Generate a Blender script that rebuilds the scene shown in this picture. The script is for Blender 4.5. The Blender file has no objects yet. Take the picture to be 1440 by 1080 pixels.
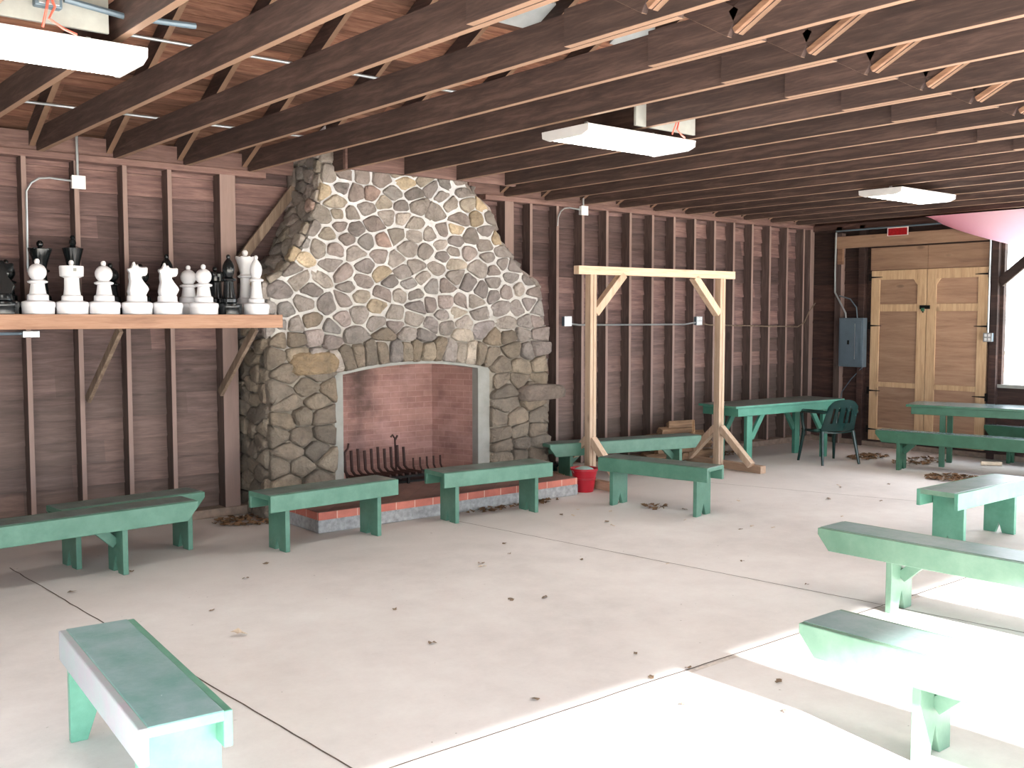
import bpy, bmesh, math, random
from math import sin, cos, pi, radians as R, sqrt, atan2
from mathutils import Vector as V, Matrix, Euler
random.seed(11)
C = bpy.context.scene.collection

# ------------------------------------------------------------------ mesh builder
class MB:
    def __init__(s): s.v = []; s.f = []; s.c = []; s.smooth = False
    def add(s, vs, fs, col=None):
        b = len(s.v); s.v += [tuple(p) for p in vs]; s.f += [tuple(i + b for i in f) for f in fs]
        s.c += [col] * len(fs); return s
    def hexa(s, p, col=None):
        return s.add(p, [(0,3,2,1),(4,5,6,7),(0,1,5,4),(1,2,6,5),(2,3,7,6),(3,0,4,7)], col)
    def box(s, x0, x1, y0, y1, z0, z1, col=None):
        return s.hexa([(x0,y0,z0),(x1,y0,z0),(x1,y1,z0),(x0,y1,z0),(x0,y0,z1),(x1,y0,z1),(x1,y1,z1),(x0,y1,z1)], col)
    def beam(s, a, b, w, h, side=None):
        a, b = V(a), V(b); d = (b - a).normalized()
        if side is None:
            side = d.cross(V((0,0,1)))
            if side.length < 1e-4: side = V((1,0,0))
        side = V(side); side = (side - d * side.dot(d)).normalized(); up = side.cross(d).normalized()
        P = []
        for q in (a, b):
            for i, j in ((-1,-1),(1,-1),(1,1),(-1,1)):
                P.append(q + side * i * w / 2 + up * j * h / 2)
        return s.add(P, [(0,3,2,1),(4,5,6,7),(0,1,5,4),(1,2,6,5),(2,3,7,6),(3,0,4,7)])
    def tube(s, pts, r, n=10, cap=True):
        pts = [V(p) for p in pts]; rs = r if isinstance(r, (list, tuple)) else [r] * len(pts)
        rings = []; pu = None
        for i, p in enumerate(pts):
            d = (pts[min(i+1, len(pts)-1)] - pts[max(i-1, 0)]).normalized()
            u = pu if pu else (V((0,0,1)) if abs(d.z) < .9 else V((1,0,0)))
            u = (u - d * u.dot(d))
            u = u.normalized() if u.length > 1e-5 else V((0,1,0)); pu = u; w = d.cross(u)
            rings.append([p + (u * cos(2*pi*k/n) + w * sin(2*pi*k/n)) * rs[i] for k in range(n)])
        vs = [q for r_ in rings for q in r_]
        fs = [(i*n+k, i*n+(k+1) % n, (i+1)*n+(k+1) % n, (i+1)*n+k) for i in range(len(pts)-1) for k in range(n)]
        if cap: fs += [tuple(range(n))[::-1], tuple((len(pts)-1)*n + k for k in range(n))]
        return s.add(vs, fs)
    def lathe(s, prof, n=32, c=(0,0,0)):
        vs = []; fs = []
        for r, z in prof:
            vs += [(c[0] + r*cos(2*pi*k/n), c[1] + r*sin(2*pi*k/n), c[2] + z) for k in range(n)]
        m = len(prof)
        fs = [(i*n+k, i*n+(k+1) % n, (i+1)*n+(k+1) % n, (i+1)*n+k) for i in range(m-1) for k in range(n)]
        fs += [tuple(range(n))[::-1], tuple((m-1)*n + k for k in range(n))]
        return s.add(vs, fs)
    def prism(s, poly, a, b, f):
        """poly of 2-D points, extruded between a and b; f(u,v,w)->xyz"""
        n = len(poly)
        vs = [f(u, v, a) for u, v in poly] + [f(u, v, b) for u, v in poly]
        fs = [tuple(range(n))[::-1], tuple(range(n, 2*n))] + [(i, (i+1) % n, n+(i+1) % n, n+i) for i in range(n)]
        return s.add(vs, fs)

def link(name, mb, mat, parent=None, bevel=0, smooth=False, loc=None):
    me = bpy.data.meshes.new(name); me.from_pydata(mb.v, [], mb.f); me.update()
    bm = bmesh.new(); bm.from_mesh(me); bmesh.ops.recalc_face_normals(bm, faces=bm.faces[:]); bm.to_mesh(me); bm.free()
    if any(c is not None for c in mb.c):
        at = me.color_attributes.new('tint', 'FLOAT_COLOR', 'CORNER')
        for p, c in zip(me.polygons, mb.c):
            for li in p.loop_indices: at.data[li].color = (*(c or (.5,.5,.5)), 1)
    if smooth:
        for p in me.polygons: p.use_smooth = True
        if smooth is not True:
            me.set_sharp_from_angle(angle=R(smooth))
    me.materials.append(mat)
    o = bpy.data.objects.new(name, me); C.objects.link(o)
    if parent: o.parent = parent
    if loc: o.location = loc
    if bevel:
        m = o.modifiers.new('bevel', 'BEVEL'); m.width = bevel; m.segments = 2; m.limit_method = 'ANGLE'
    return o
def tag(o, label, cat, group=None, kind=None):
    if label: o['label'] = label
    if cat: o['category'] = cat
    if group: o['group'] = group
    if kind: o['kind'] = kind
    return o
def thing(name, label, cat, loc=(0,0,0), rz=0, group=None):
    o = bpy.data.objects.new(name, None); C.objects.link(o); o.empty_display_size = .1
    o.location = loc; o.rotation_euler = (0, 0, rz); return tag(o, label, cat, group)
def struct(o, label, cat): return tag(o, label, cat, None, 'structure')
def dup(root, loc, rz, label=None, group=None):
    r = root.copy(); C.objects.link(r); r.location = loc; r.rotation_euler = (0, 0, rz)
    if label: r['label'] = label
    if group: r['group'] = group
    for ch in list(root.children):
        c = ch.copy(); C.objects.link(c); c.parent = r
        for g in ch.children:
            d = g.copy(); C.objects.link(d); d.parent = c
    return r

# ------------------------------------------------------------------ materials
def lin(c):
    return tuple((x/255/12.92 if x/255 <= .04045 else ((x/255+.055)/1.055)**2.4) for x in c) + (1,)
class NT:
    def __init__(s, name):
        s.m = bpy.data.materials.new(name); s.m.use_nodes = True; s.t = s.m.node_tree; s.n = s.t.nodes
        s.b = s.n['Principled BSDF']; s.tc = s.n.new('ShaderNodeTexCoord')
    def l(s, a, b): s.t.links.new(a, b)
    def mp(s, scale=(1,1,1), rot=(0,0,0), loc=(0,0,0)):
        k = s.n.new('ShaderNodeMapping'); k.inputs['Scale'].default_value = scale; k.inputs['Rotation'].default_value = rot
        k.inputs['Location'].default_value = loc; s.l(s.tc.outputs['Object'], k.inputs['Vector']); return k.outputs[0]
    def noise(s, vec, sc=5, det=4, rough=.6, dist=0):
        k = s.n.new('ShaderNodeTexNoise'); k.inputs['Scale'].default_value = sc; k.inputs['Detail'].default_value = det
        k.inputs['Roughness'].default_value = rough; k.inputs['Distortion'].default_value = dist
        if vec is not None: s.l(vec, k.inputs['Vector'])
        return k.outputs['Fac']
    def ramp(s, fac, stops):
        k = s.n.new('ShaderNodeValToRGB'); e = k.color_ramp.elements
        while len(e) > 1: e.remove(e[-1])
        e[0].position = stops[0][0]; e[0].color = stops[0][1]
        for p, c in stops[1:]:
            q = e.new(p); q.color = c
        s.l(fac, k.inputs['Fac']); return k.outputs[0]
    def math(s, op, a, b=None, c=None):
        k = s.n.new('ShaderNodeMath'); k.operation = op
        for i, x in enumerate((a, b, c)):
            if x is None: continue
            if isinstance(x, (int, float)): k.inputs[i].default_value = x
            else: s.l(x, k.inputs[i])
        return k.outputs[0]
    def mix(s, fac, a, b, mode='MIX'):
        k = s.n.new('ShaderNodeMix'); k.data_type = 'RGBA'; k.blend_type = mode
        for i, x in ((0, fac), (6, a), (7, b)):
            if isinstance(x, (int, float)): k.inputs[i].default_value = x
            elif isinstance(x, tuple): k.inputs[i].default_value = x
            else: s.l(x, k.inputs[i])
        return k.outputs[2]
    def bump(s, h, st=.3, dist=.01):
        k = s.n.new('ShaderNodeBump'); k.inputs['Strength'].default_value = st; k.inputs['Distance'].default_value = dist
        s.l(h, k.inputs['Height']); s.l(k.outputs[0], s.b.inputs['Normal'])
    def col(s, c):
        if isinstance(c, tuple): s.b.inputs['Base Color'].default_value = c
        else: s.l(c, s.b.inputs['Base Color'])
    def rough(s, r): s.b.inputs['Roughness'].default_value = r; return s
def G(v): return (v, v, v, 1)

def plain(name, rgb, rough=.5, metal=0, var=.12, sc=8):
    t = NT(name); n = t.noise(t.mp(), sc, 5)
    a = lin(rgb); t.col(t.ramp(n, [(.3, tuple(x*(1-var) for x in a[:3])+(1,)), (.7, tuple(min(1, x*(1+var)) for x in a[:3])+(1,))]))
    t.rough(rough); t.b.inputs['Metallic'].default_value = metal; return t.m
def wood(name, dark, mid, light, axis='x', board=0, boardax='z', rough=.75, gsc=1.0, knots=True, gray=None, bumps=.25, edge=None):
    """grain runs along axis; board = height of each board for a shift in tone"""
    t = NT(name)
    st = {'x': (.6,7,7), 'y': (7,.6,7), 'z': (7,7,.6)}[axis]
    st = tuple(q*gsc for q in st)
    v = t.mp(st)
    g1 = t.noise(v, 3.2, 6, .65, .6); g2 = t.noise(t.mp(tuple(q*5 for q in st)), 3, 3, .6)
    f = t.math('ADD', t.math('MULTIPLY', g1, .75), t.math('MULTIPLY', g2, .25))
    c = t.ramp(f, [(.3, lin(dark)), (.5, lin(mid)), (.72, lin(light))])
    big = t.noise(t.mp((.5,.5,.5)), 1.7, 3)
    c = t.mix(t.math('MULTIPLY', big, .55), c, t.mix(1.0, c, G(.55), 'MULTIPLY'))
    oi = t.n.new('ShaderNodeObjectInfo')
    c = t.mix(1.0, c, t.ramp(oi.outputs['Random'], [(0, G(.78)), (1, G(1.12))]), 'MULTIPLY')
    if board:
        sp = t.n.new('ShaderNodeSeparateXYZ'); t.l(t.tc.outputs['Object'], sp.inputs[0])
        ax = sp.outputs['XYZ'.index(boardax.upper())]; ox = sp.outputs['XYZ'.index({'x':'X','y':'Y','z':'Z'}[axis])]
        q = t.math('FLOOR', t.math('DIVIDE', ax, board))
        w = t.n.new('ShaderNodeTexWhiteNoise'); w.noise_dimensions = '2D'
        cb = t.n.new('ShaderNodeCombineXYZ'); t.l(q, cb.inputs[0])
        w0 = t.n.new('ShaderNodeTexWhiteNoise'); w0.noise_dimensions = '1D'; t.l(q, w0.inputs['W'])
        t.l(t.math('FLOOR', t.math('DIVIDE', t.math('ADD', ox, t.math('MULTIPLY', w0.outputs[0], 3)), 2.6)), cb.inputs[1])
        t.l(cb.outputs[0], w.inputs['Vector'])
        c = t.mix(1.0, c, t.ramp(w.outputs[0], [(0, G(.5)), (.35, G(.78)), (.65, G(1.0)), (1, (1.42,1.36,1.3,1))]), 'MULTIPLY')
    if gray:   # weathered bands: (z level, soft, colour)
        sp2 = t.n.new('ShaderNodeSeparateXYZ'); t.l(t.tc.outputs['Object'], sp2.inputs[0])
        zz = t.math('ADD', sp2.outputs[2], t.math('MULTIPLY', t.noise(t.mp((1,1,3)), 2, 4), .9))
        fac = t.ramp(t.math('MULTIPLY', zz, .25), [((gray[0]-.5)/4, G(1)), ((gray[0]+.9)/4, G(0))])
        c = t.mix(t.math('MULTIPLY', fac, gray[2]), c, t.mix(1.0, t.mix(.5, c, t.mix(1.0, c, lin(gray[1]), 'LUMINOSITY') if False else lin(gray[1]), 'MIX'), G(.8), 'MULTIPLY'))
    if knots:
        vo = t.n.new('ShaderNodeTexVoronoi'); vo.inputs['Scale'].default_value = 1.0
        vs = {'x': (1.6,4,4), 'y': (4,1.6,4), 'z': (4,4,1.6)}[axis]
        t.l(t.mp(vs), vo.inputs['Vector'])
        k = t.ramp(vo.outputs['Distance'], [(.0, G(1)), (.07, G(.9)), (.12, G(0))])
        c = t.mix(t.math('MULTIPLY', k, .55), c, t.mix(1.0, c, G(.3), 'MULTIPLY'))
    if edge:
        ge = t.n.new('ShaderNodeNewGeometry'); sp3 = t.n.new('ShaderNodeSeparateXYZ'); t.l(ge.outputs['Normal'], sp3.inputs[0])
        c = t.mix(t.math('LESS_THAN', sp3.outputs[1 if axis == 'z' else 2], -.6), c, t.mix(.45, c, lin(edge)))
    t.col(c); t.rough(rough); t.bump(f, bumps, .006); return t.m
def paint(name, base, worn, amount=.5, rough=.45, top=None, chips=None):
    t = NT(name)
    n = t.noise(t.mp((1,1,1)), 6, 7, .65); n2 = t.noise(t.mp((3,3,3)), 14, 5, .7)
    c = t.ramp(n, [(.5-.25*amount, lin(base)), (.5+.35, lin(worn))])
    c = t.mix(t.math('MULTIPLY', n2, .25), c, t.mix(1.0, c, G(.6), 'MULTIPLY'))
    if top:
        ge = t.n.new('ShaderNodeNewGeometry'); sp = t.n.new('ShaderNodeSeparateXYZ'); t.l(ge.outputs['Normal'], sp.inputs[0])
        f = t.math('GREATER_THAN', sp.outputs[2], .7)
        c2 = t.ramp(t.noise(t.mp((1,1,1), loc=(3,1,0)), 5, 8, .7), [(.35, lin(top[0])), (.62, lin(top[1]))])
        c = t.mix(f, c, c2)
    if chips:
        vo = t.noise(t.mp((1,1,1), loc=(9,4,2)), chips[1], 4, .5)
        c = t.mix(t.ramp(vo, [(chips[2], G(0)), (chips[2]+.02, G(1))]), c, lin(chips[0]))
    t.col(c); t.rough(rough); t.bump(n2, .15, .003); return t.m

M = {}
M['joist'] = wood('dark_joist_wood', (46,35,33), (72,55,51), (104,82,75), 'y', bumps=.3, edge=(176,140,112))  # dark sides, pale underside: shade and floor bounce put into the colour
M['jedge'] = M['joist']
M['stud'] = wood('stud_wood', (64,50,48), (90,72,69), (120,100,95), 'z', gray=(1.5, (100,88,74), .6), edge=(172,146,136))  # darkened base with paler front face, frontal light painted in
M['plate'] = wood('plate_wood', (84,60,56), (116,88,82), (146,116,108), 'x')
M['siding'] = wood('siding_wood', (72,55,55), (114,89,87), (150,123,118), 'x', board=.193, gray=(1.55, (104,93,80), .8))
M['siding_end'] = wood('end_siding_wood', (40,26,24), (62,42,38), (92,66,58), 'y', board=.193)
M['sheath'] = wood('sheathing_wood', (82,50,40), (128,88,70), (170,130,106), 'x', board=.14, boardax='y', bumps=.35)
M['pine'] = wood('fresh_pine', (192,158,132), (216,188,162), (230,206,182), 'z', knots=True, bumps=.1)
M['pinex'] = wood('fresh_pine_beam', (204,170,142), (228,198,170), (238,212,188), 'x', knots=True, bumps=.1)
M['piney'] = wood('fresh_pine_foot', (168,136,112), (190,158,134), (206,180,154), 'y', knots=True, bumps=.1)
M['shelf'] = wood('shelf_board', (152,112,90), (184,142,116), (204,162,136), 'x', bumps=.15)
M['brace'] = wood('brace_wood', (80,64,54), (112,94,80), (146,128,112), 'z')
M['strut'] = wood('strut_wood', (112,80,62), (142,106,84), (168,130,104), 'y')
M['door'] = wood('door_plywood', (144,114,92), (176,144,118), (196,166,140), 'y', gsc=.7, bumps=.1)
M['doorred'] = wood('door_panel_plywood', (136,104,86), (166,132,108), (186,154,128), 'y', gsc=.5, bumps=.1)
M['doorframe'] = wood('door_frame_pine', (168,136,104), (200,168,132), (218,188,152), 'z', bumps=.1)
M['log'] = wood('bark', (90,66,50), (136,106,80), (176,144,114), 'x', bumps=.8)
M['logend'] = wood('split_wood', (150,110,76), (190,150,112), (220,186,150), 'x', bumps=.3)
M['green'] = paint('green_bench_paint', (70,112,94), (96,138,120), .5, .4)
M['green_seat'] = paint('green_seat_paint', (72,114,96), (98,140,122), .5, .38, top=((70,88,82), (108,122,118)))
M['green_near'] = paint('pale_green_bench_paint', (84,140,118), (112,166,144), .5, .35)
M['green_near_seat'] = paint('worn_blue_green_seat_paint', (92,150,130), (114,164,146), .5, .32, top=((98,142,136), (134,160,162)), chips=((225,235,235), 30, .76))
M['green_peel'] = paint('peeling_paint_to_bare_wood', (162,150,160), (140,170,162), .9, .6)
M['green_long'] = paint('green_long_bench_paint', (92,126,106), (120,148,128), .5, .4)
M['green_long_seat'] = paint('green_long_seat_paint', (92,126,106), (120,148,128), .5, .36, top=((100,134,128), (134,152,154)))
M['darkgreen'] = paint('dark_green_table_paint', (42,84,64), (62,106,84), .5, .4)
M['darkgreen_top'] = paint('dark_green_table_top_paint', (42,84,64), (62,106,84), .5, .25, top=((70,92,90), (112,130,134)))
M['tealtable'] = paint('teal_table_paint', (66,124,106), (86,146,126), .5, .4, top=((70,78,72), (98,104,98)))
M['chairplastic'] = plain('dark_green_plastic', (20,44,42), .22, 0, .1)
M['white'] = plain('white_chess_plastic', (236,236,240), .28, 0, .03)
M['black'] = plain('black_chess_plastic', (18,22,24), .2, 0, .3)
M['metal'] = plain('galvanised_metal', (168,174,178), .35, .7, .08)
M['iron'] = plain('rusty_iron', (56,34,30), .75, .3, .4, 30)
M['blackiron'] = plain('black_iron', (20,18,18), .6, .5, .3)
M['panelgrey'] = plain('grey_panel_paint', (92,108,120), .45, .2, .08)
M['whitepl'] = plain('white_box_cover', (235,236,238), .4, 0, .03)
M['greyboard'] = plain('grey_mounting_board', (150,152,148), .7, 0, .12)
M['vent'] = plain('grey_roof_patch', (176,182,184), .6, 0, .12, 5)
M['fixture'] = plain('white_fixture_enamel', (205,205,208), .4, 0, .05)
M['orange'] = plain('orange_wire_insulation', (214,96,80), .5, 0, .05)
M['red'] = plain('red_bucket_plastic', (170,28,44), .35, 0, .15)
M['signred'] = plain('sign_red', (150,24,30), .4, 0, .35, 60)
M['signwhite'] = plain('sign_white', (224,214,214), .5, 0, .04)
M['ash'] = plain('pale_rag', (160,190,186), .8, 0, .1, 20)
M['leaf'] = plain('dry_leaf', (124,104,84), .8, 0, .35, 9)
M['leafpale'] = plain('pale_dry_leaf', (206,188,166), .8, 0, .2, 9)
M['litter'] = plain('leaf_litter', (112,84,58), .9, 0, .5, 30)
M['curb'] = plain('curb_concrete', (128,112,100), .9, 0, .25, 12)
M['plaster'] = plain('grey_plaster', (136,136,131), .85, 0, .12, 7)
M['blackrock'] = plain('hearth_concrete', (150,150,150), .9, 0, .3, 22)
M['dirt'] = plain('outdoor_ground', (196,184,160), .95, 0, .12, 2)
M['darkgap'] = plain('dark_gap', (28,20,18), .9)
M['grass'] = plain('overexposed_shrub_leaves', (206,212,196), .8, 0, .3, 9)  # overexposure glare put into the leaf colour

def mat_diffuser(st):
    t = NT('lit_diffuser'); t.col(lin((240,242,236))); t.rough(.4)
    t.b.inputs['Emission Color'].default_value = (1, .99, .93, 1); t.b.inputs['Emission Strength'].default_value = st
    return t.m
M['diff'] = mat_diffuser(20)
def mat_floor():
    t = NT('worn_concrete'); v = t.mp()
    a = t.noise(v, .55, 5, .6, .3); b = t.noise(v, 3.5, 8, .7); c = t.noise(v, 40, 4, .7)
    f = t.math('ADD', t.math('MULTIPLY', a, .55), t.math('ADD', t.math('MULTIPLY', b, .35), t.math('MULTIPLY', c, .1)))
    col = t.ramp(f, [(.32, lin((196,191,188))), (.5, lin((216,211,208))), (.66, lin((228,225,222)))])
    # darker brown tone towards the back wall
    sp = t.n.new('ShaderNodeSeparateXYZ'); t.l(t.tc.outputs['Object'], sp.inputs[0])
    d = t.math('ADD', sp.outputs[1], t.math('MULTIPLY', b, 1.6))
    k = t.ramp(t.math('MULTIPLY', d, .1), [(.72, G(0)), (.95, G(1))])
    col = t.mix(t.math('MULTIPLY', k, .45), col, lin((140,128,118)))
    sp2 = t.noise(v, 22, 3, .5)
    col = t.mix(t.ramp(sp2, [(.73, G(0)), (.77, G(.55))]), col, lin((96,84,74)))
    t.col(col); t.rough(.75); t.bump(t.math('ADD', b, t.math('MULTIPLY', c, .4)), .12, .01); return t.m
M['floor'] = mat_floor()
M['joint'] = plain('floor_joint_filler', (92,80,72), .9, 0, .4, 30)
M['jointpale'] = plain('pale_joint_filler', (205,196,188), .8, 0, .25, 30)
def mat_stone():
    t = NT('fieldstone'); at = t.n.new('ShaderNodeAttribute'); at.attribute_name = 'tint'
    v = t.mp(); n = t.noise(v, 9, 8, .7, .4); n2 = t.noise(v, 45, 5, .7); w = t.noise(t.mp((1,1,5)), 6, 5, .6, .8)
    c = t.mix(1.0, at.outputs['Color'], t.ramp(n, [(.25, G(.42)), (.5, G(.95)), (.75, G(1.5))]), 'MULTIPLY')
    c = t.mix(t.math('MULTIPLY', w, .35), c, lin((160,148,136)), 'MIX')
    t.col(c); t.rough(.9)
    t.bump(t.math('ADD', n, t.math('MULTIPLY', n2, .4)), 1.0, .05); return t.m
M['stone'] = mat_stone()
def mat_mortar():
    t = NT('mortar'); v = t.mp(); n = t.noise(v, 14, 6, .7)
    sp = t.n.new('ShaderNodeSeparateXYZ'); t.l(t.tc.outputs['Object'], sp.inputs[0])
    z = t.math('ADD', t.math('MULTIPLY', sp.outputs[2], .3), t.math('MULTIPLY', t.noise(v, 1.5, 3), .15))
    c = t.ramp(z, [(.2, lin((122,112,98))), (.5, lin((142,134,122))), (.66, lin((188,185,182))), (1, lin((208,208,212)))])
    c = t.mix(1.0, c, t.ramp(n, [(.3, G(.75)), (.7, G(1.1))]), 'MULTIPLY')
    t.col(c); t.rough(.95); t.bump(n, .8, .02); return t.m
M['mortar'] = mat_mortar()
def mat_brick(name, c1, c2, mortar, w=.2, h=.065, soot=False, swap=False):
    t = NT(name); sp = t.n.new('ShaderNodeSeparateXYZ'); t.l(t.tc.outputs['Object'], sp.inputs[0])
    cb = t.n.new('ShaderNodeCombineXYZ')
    t.l(t.math('SUBTRACT', sp.outputs[0], sp.outputs[1]), cb.inputs[0]); t.l(sp.outputs[2], cb.inputs[1])
    br = t.n.new('ShaderNodeTexBrick'); t.l(cb.outputs[0], br.inputs['Vector'])
    br.inputs['Color1'].default_value = lin(c1); br.inputs['Color2'].default_value = lin(c2); br.inputs['Mortar'].default_value = lin(mortar)
    br.inputs['Scale'].default_value = 1; br.inputs['Mortar Size'].default_value = .004 if soot else .006
    br.inputs['Brick Width'].default_value = w; br.inputs['Row Height'].default_value = h; br.inputs['Mortar Smooth'].default_value = .4
    n = t.noise(t.mp(), 3, 6, .7)
    c = t.mix(1.0, br.outputs['Color'], t.ramp(n, [(.25, G(.65)), (.7, G(1.25))]), 'MULTIPLY')
    if soot:
        dx = t.math('ABSOLUTE', t.math('SUBTRACT', sp.outputs[0], 5.36))
        s1 = t.math('ADD', t.math('MULTIPLY', dx, 2.4), t.math('MULTIPLY', t.math('SUBTRACT', 1.5, sp.outputs[2]), .5))
        s1 = t.math('ADD', s1, t.math('MULTIPLY', t.math('SUBTRACT', n, .5), .9))
        k = t.ramp(s1, [(.1, G(.85)), (.85, G(0))]); c = t.mix(k, c, lin((52,40,34)))
        c = t.mix(t.ramp(t.noise(t.mp((1,1,2)), 2.2, 5), [(.5, G(0)), (.8, G(.5))]), c, lin((190,150,145)))
    t.col(c); t.rough(.85); t.bump(br.outputs['Fac'], -.2, .004); return t.m
M['firebrick'] = mat_brick('fire_brick', (134,98,90), (148,112,103), (156,122,114), .21, .062, True)
M['edgebrick'] = mat_brick('hearth_brick', (176,100,86), (192,116,100), (206,168,150), .2, .2)
M['hearthtop'] = mat_brick('hearth_top_brick', (112,84,76), (128,96,86), (104,84,74), .2, .1)
def mat_pink():
    t = NT('pink_canvas'); n = t.noise(t.mp((1,1,1)), 2, 3)
    sp = t.n.new('ShaderNodeSeparateXYZ'); t.l(t.tc.outputs['Object'], sp.inputs[0])
    k = t.math('ADD', t.math('MULTIPLY', sp.outputs[1], 1.0), t.math('MULTIPLY', n, .25))
    c = t.ramp(t.math('MULTIPLY', t.math('SUBTRACT', k, 5.4), .7), [(.05, lin((226,210,232))), (.5, lin((234,188,206))), (.85, lin((236,164,186)))])
    t.col(c); t.rough(.7)
    t.b.inputs['Emission Color'].default_value = (1,.7,.8,1)
    tr = t.n.new('ShaderNodeBsdfTranslucent'); t.l(c, tr.inputs[0])
    mx = t.n.new('ShaderNodeMixShader'); mx.inputs[0].default_value = .6
    t.l(t.b.outputs[0], mx.inputs[1]); t.l(tr.outputs[0], mx.inputs[2])
    t.l(mx.outputs[0], t.n['Material Output'].inputs[0]); return t.m
M['pink'] = mat_pink()

# ------------------------------------------------------------------ room shell
WY = 9.01; SY = 8.87; EX = 13.15; X0 = -1.6; FY = -2.0; PZ = 3.18
f = MB().box(X0-.1, EX+.1, FY-.4, 9.12, -.15, 0); struct(link('floor', f, M['floor']), 'pale worn concrete slab floor with dust and joints', 'floor')
g = MB(); g.box(-40, 50, -45, 45, -.4, -.16)
struct(link('ground', g, M['dirt']), 'bright bare ground outside the pavilion', 'ground')
def strip(n, pts, w, mat, lab, z=.0015):
    mb = MB()
    for (a, b) in zip(pts[:-1], pts[1:]):
        a, b = V(a+(0,)), V(b+(0,)); d = (b-a).normalized(); s = V((-d.y, d.x, 0))*w/2
        mb.add([(a+s).to_tuple()[:2]+(z,), (a-s).to_tuple()[:2]+(z,), (b-s).to_tuple()[:2]+(z,), (b+s).to_tuple()[:2]+(z,)], [(0,1,2,3)])
    return struct(link(n, mb, mat), lab, 'floor joint')
def wob(p0, p1, n, a, rnd=random.Random(3)):
    return [(p0[0]+(p1[0]-p0[0])*i/n+rnd.uniform(-a,a), p0[1]+(p1[1]-p0[1])*i/n+rnd.uniform(-a,a)) for i in range(n+1)]
strip('trim_1', wob((X0, 3.40), (EX, 3.36), 60, .004), .034, M['jointpale'], 'pale wide floor joint running beside the sunlit strip')
strip('trim_2', wob((X0, 3.425), (EX, 3.385), 90, .003), .008, M['joint'], 'thin dark edge along the pale floor joint', .003)
strip('trim_3', wob((1.80, 8.0), (2.05, 3.4), 40, .004), .009, M['joint'], 'thin dark floor crack running past the short blue green bench')
strip('trim_4', wob((5.33, 7.45), (5.99, 2.5), 50, .004), .008, M['joint'], 'thin dark floor joint from the hearth toward the long benches')
strip('trim_5', wob((8.6, 7.8), (9.55, 5.0), 40, .004), .008, M['joint'], 'faint floor joint in front of the wooden frame')

# back wall siding: tilted boards, gap behind the firebox
def siding(mb, u0, u1, z0, z1, f, bh=.193, gaps=()):
    z = z0
    while z < z1 - .01:
        zt = min(z + bh, z1)
        segs = [(u0, u1)]
        for (ga, gb, gz0, gz1) in gaps:
            if zt > gz0 + .02 and z < gz1 - .02:
                ns = []
                for a, b in segs:
                    if gb <= a or ga >= b: ns.append((a, b)); continue
                    if ga > a: ns.append((a, ga))
                    if gb < b: ns.append((gb, b))
                segs = ns
        for a, b in segs:
            p = [f(a, -.014, z), f(b, -.014, z), f(b, .03, z), f(a, .03, z), f(a, .016, zt-.004), f(b, .016, zt-.004), f(b, .034, zt-.004), f(a, .034, zt-.004)]
            mb.hexa(p)
            mb.hexa([f(a, .018, zt-.006), f(b, .018, zt-.006), f(b, .03, zt-.006), f(a, .03, zt-.006), f(a, .018, zt), f(b, .018, zt), f(b, .03, zt), f(a, .03, zt)])
        z = zt
wb = MB(); siding(wb, X0, EX, .0, 3.3, lambda u, d, z: (u, WY + d, z), gaps=[(4.35, 7.1, -1, 1.75)])
wall = struct(link('wall_back', wb, M['siding']), 'back wall of dark reddish horizontal boards on exposed studs', 'wall')
studs = [2.196 - .405*k for k in range(1, 10)] + [2.196, 2.603, 2.999, 3.387] + [7.571 + .4065*k for k in range(14)]
for x in sorted(studs):
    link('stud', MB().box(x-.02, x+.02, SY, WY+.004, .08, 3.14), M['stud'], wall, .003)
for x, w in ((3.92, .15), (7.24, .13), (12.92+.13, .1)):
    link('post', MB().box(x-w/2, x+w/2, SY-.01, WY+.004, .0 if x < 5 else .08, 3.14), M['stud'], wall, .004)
link('top_plate', MB().box(X0, 4.3, SY-.012, WY+.005, 3.13, 3.185).box(6.9, EX, SY-.012, WY+.005, 3.13, 3.185), M['plate'], wall, .003)
link('curb', MB().box(X0, 4.06, SY-.03, WY+.03, 0, .08).box(7.42, EX, SY-.03, WY+.03, 0, .08), M['curb'], wall, .006)
link('diagonal_brace', MB().beam((4.70, 8.90, 3.18), (3.98, 8.90, 2.28), .04, .09, (0,1,0)), M['brace'], wall, .003)
link('blocking', MB().box(X0, 4.6, SY+.02, SY+.05, 3.185, 3.34).box(6.7, EX, SY+.02, SY+.05, 3.185, 3.34), M['plate'], wall)

# end wall with double doors and window opening
we = MB()
# board openings: (y0,y1,z0,z1)
we_f = lambda u, d, z: (EX + d, u, z)
siding(we, FY, WY, 0, 3.2, we_f, gaps=[(6.26, 7.88, -1, 2.60), (3.3, 6.08, .97, 3.09), (-1.6, 3.0, .97, 3.09)])
wend = struct(link('wall_right', we, M['siding_end']), 'dark board end wall with double doors and window opening', 'wall')
gab = MB(); gab.add([(EX+.02, FY, 3.2), (EX+.02, WY, 3.2), (EX+.02, 3.48, 6.05)], [(0,1,2)]); gab.add([(EX+.05, FY, 3.2), (EX+.05, WY, 3.2), (EX+.05, 3.48, 6.05)], [(0,2,1)])
link('gable', gab, M['siding_end'], wend)
for y in (8.42, 8.05, 6.15, 3.2, 3.05, -1.7):
    link('stud', MB().box(EX-.09, EX, y-.045, y+.045, 0, 3.15), M['siding_end'], wend, .003)
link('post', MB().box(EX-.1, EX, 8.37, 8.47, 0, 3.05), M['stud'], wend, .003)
link('diagonal_brace', MB().beam((EX-.045, 6.10, 2.28), (EX-.045, 5.15, 3.08), .05, .12, (1,0,0)), M['siding_end'], wend, .003)
link('window_sill', MB().box(EX-.03, EX+.06, 3.3, 6.12, .93, .975), M['greyboard'], wend, .003)
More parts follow.
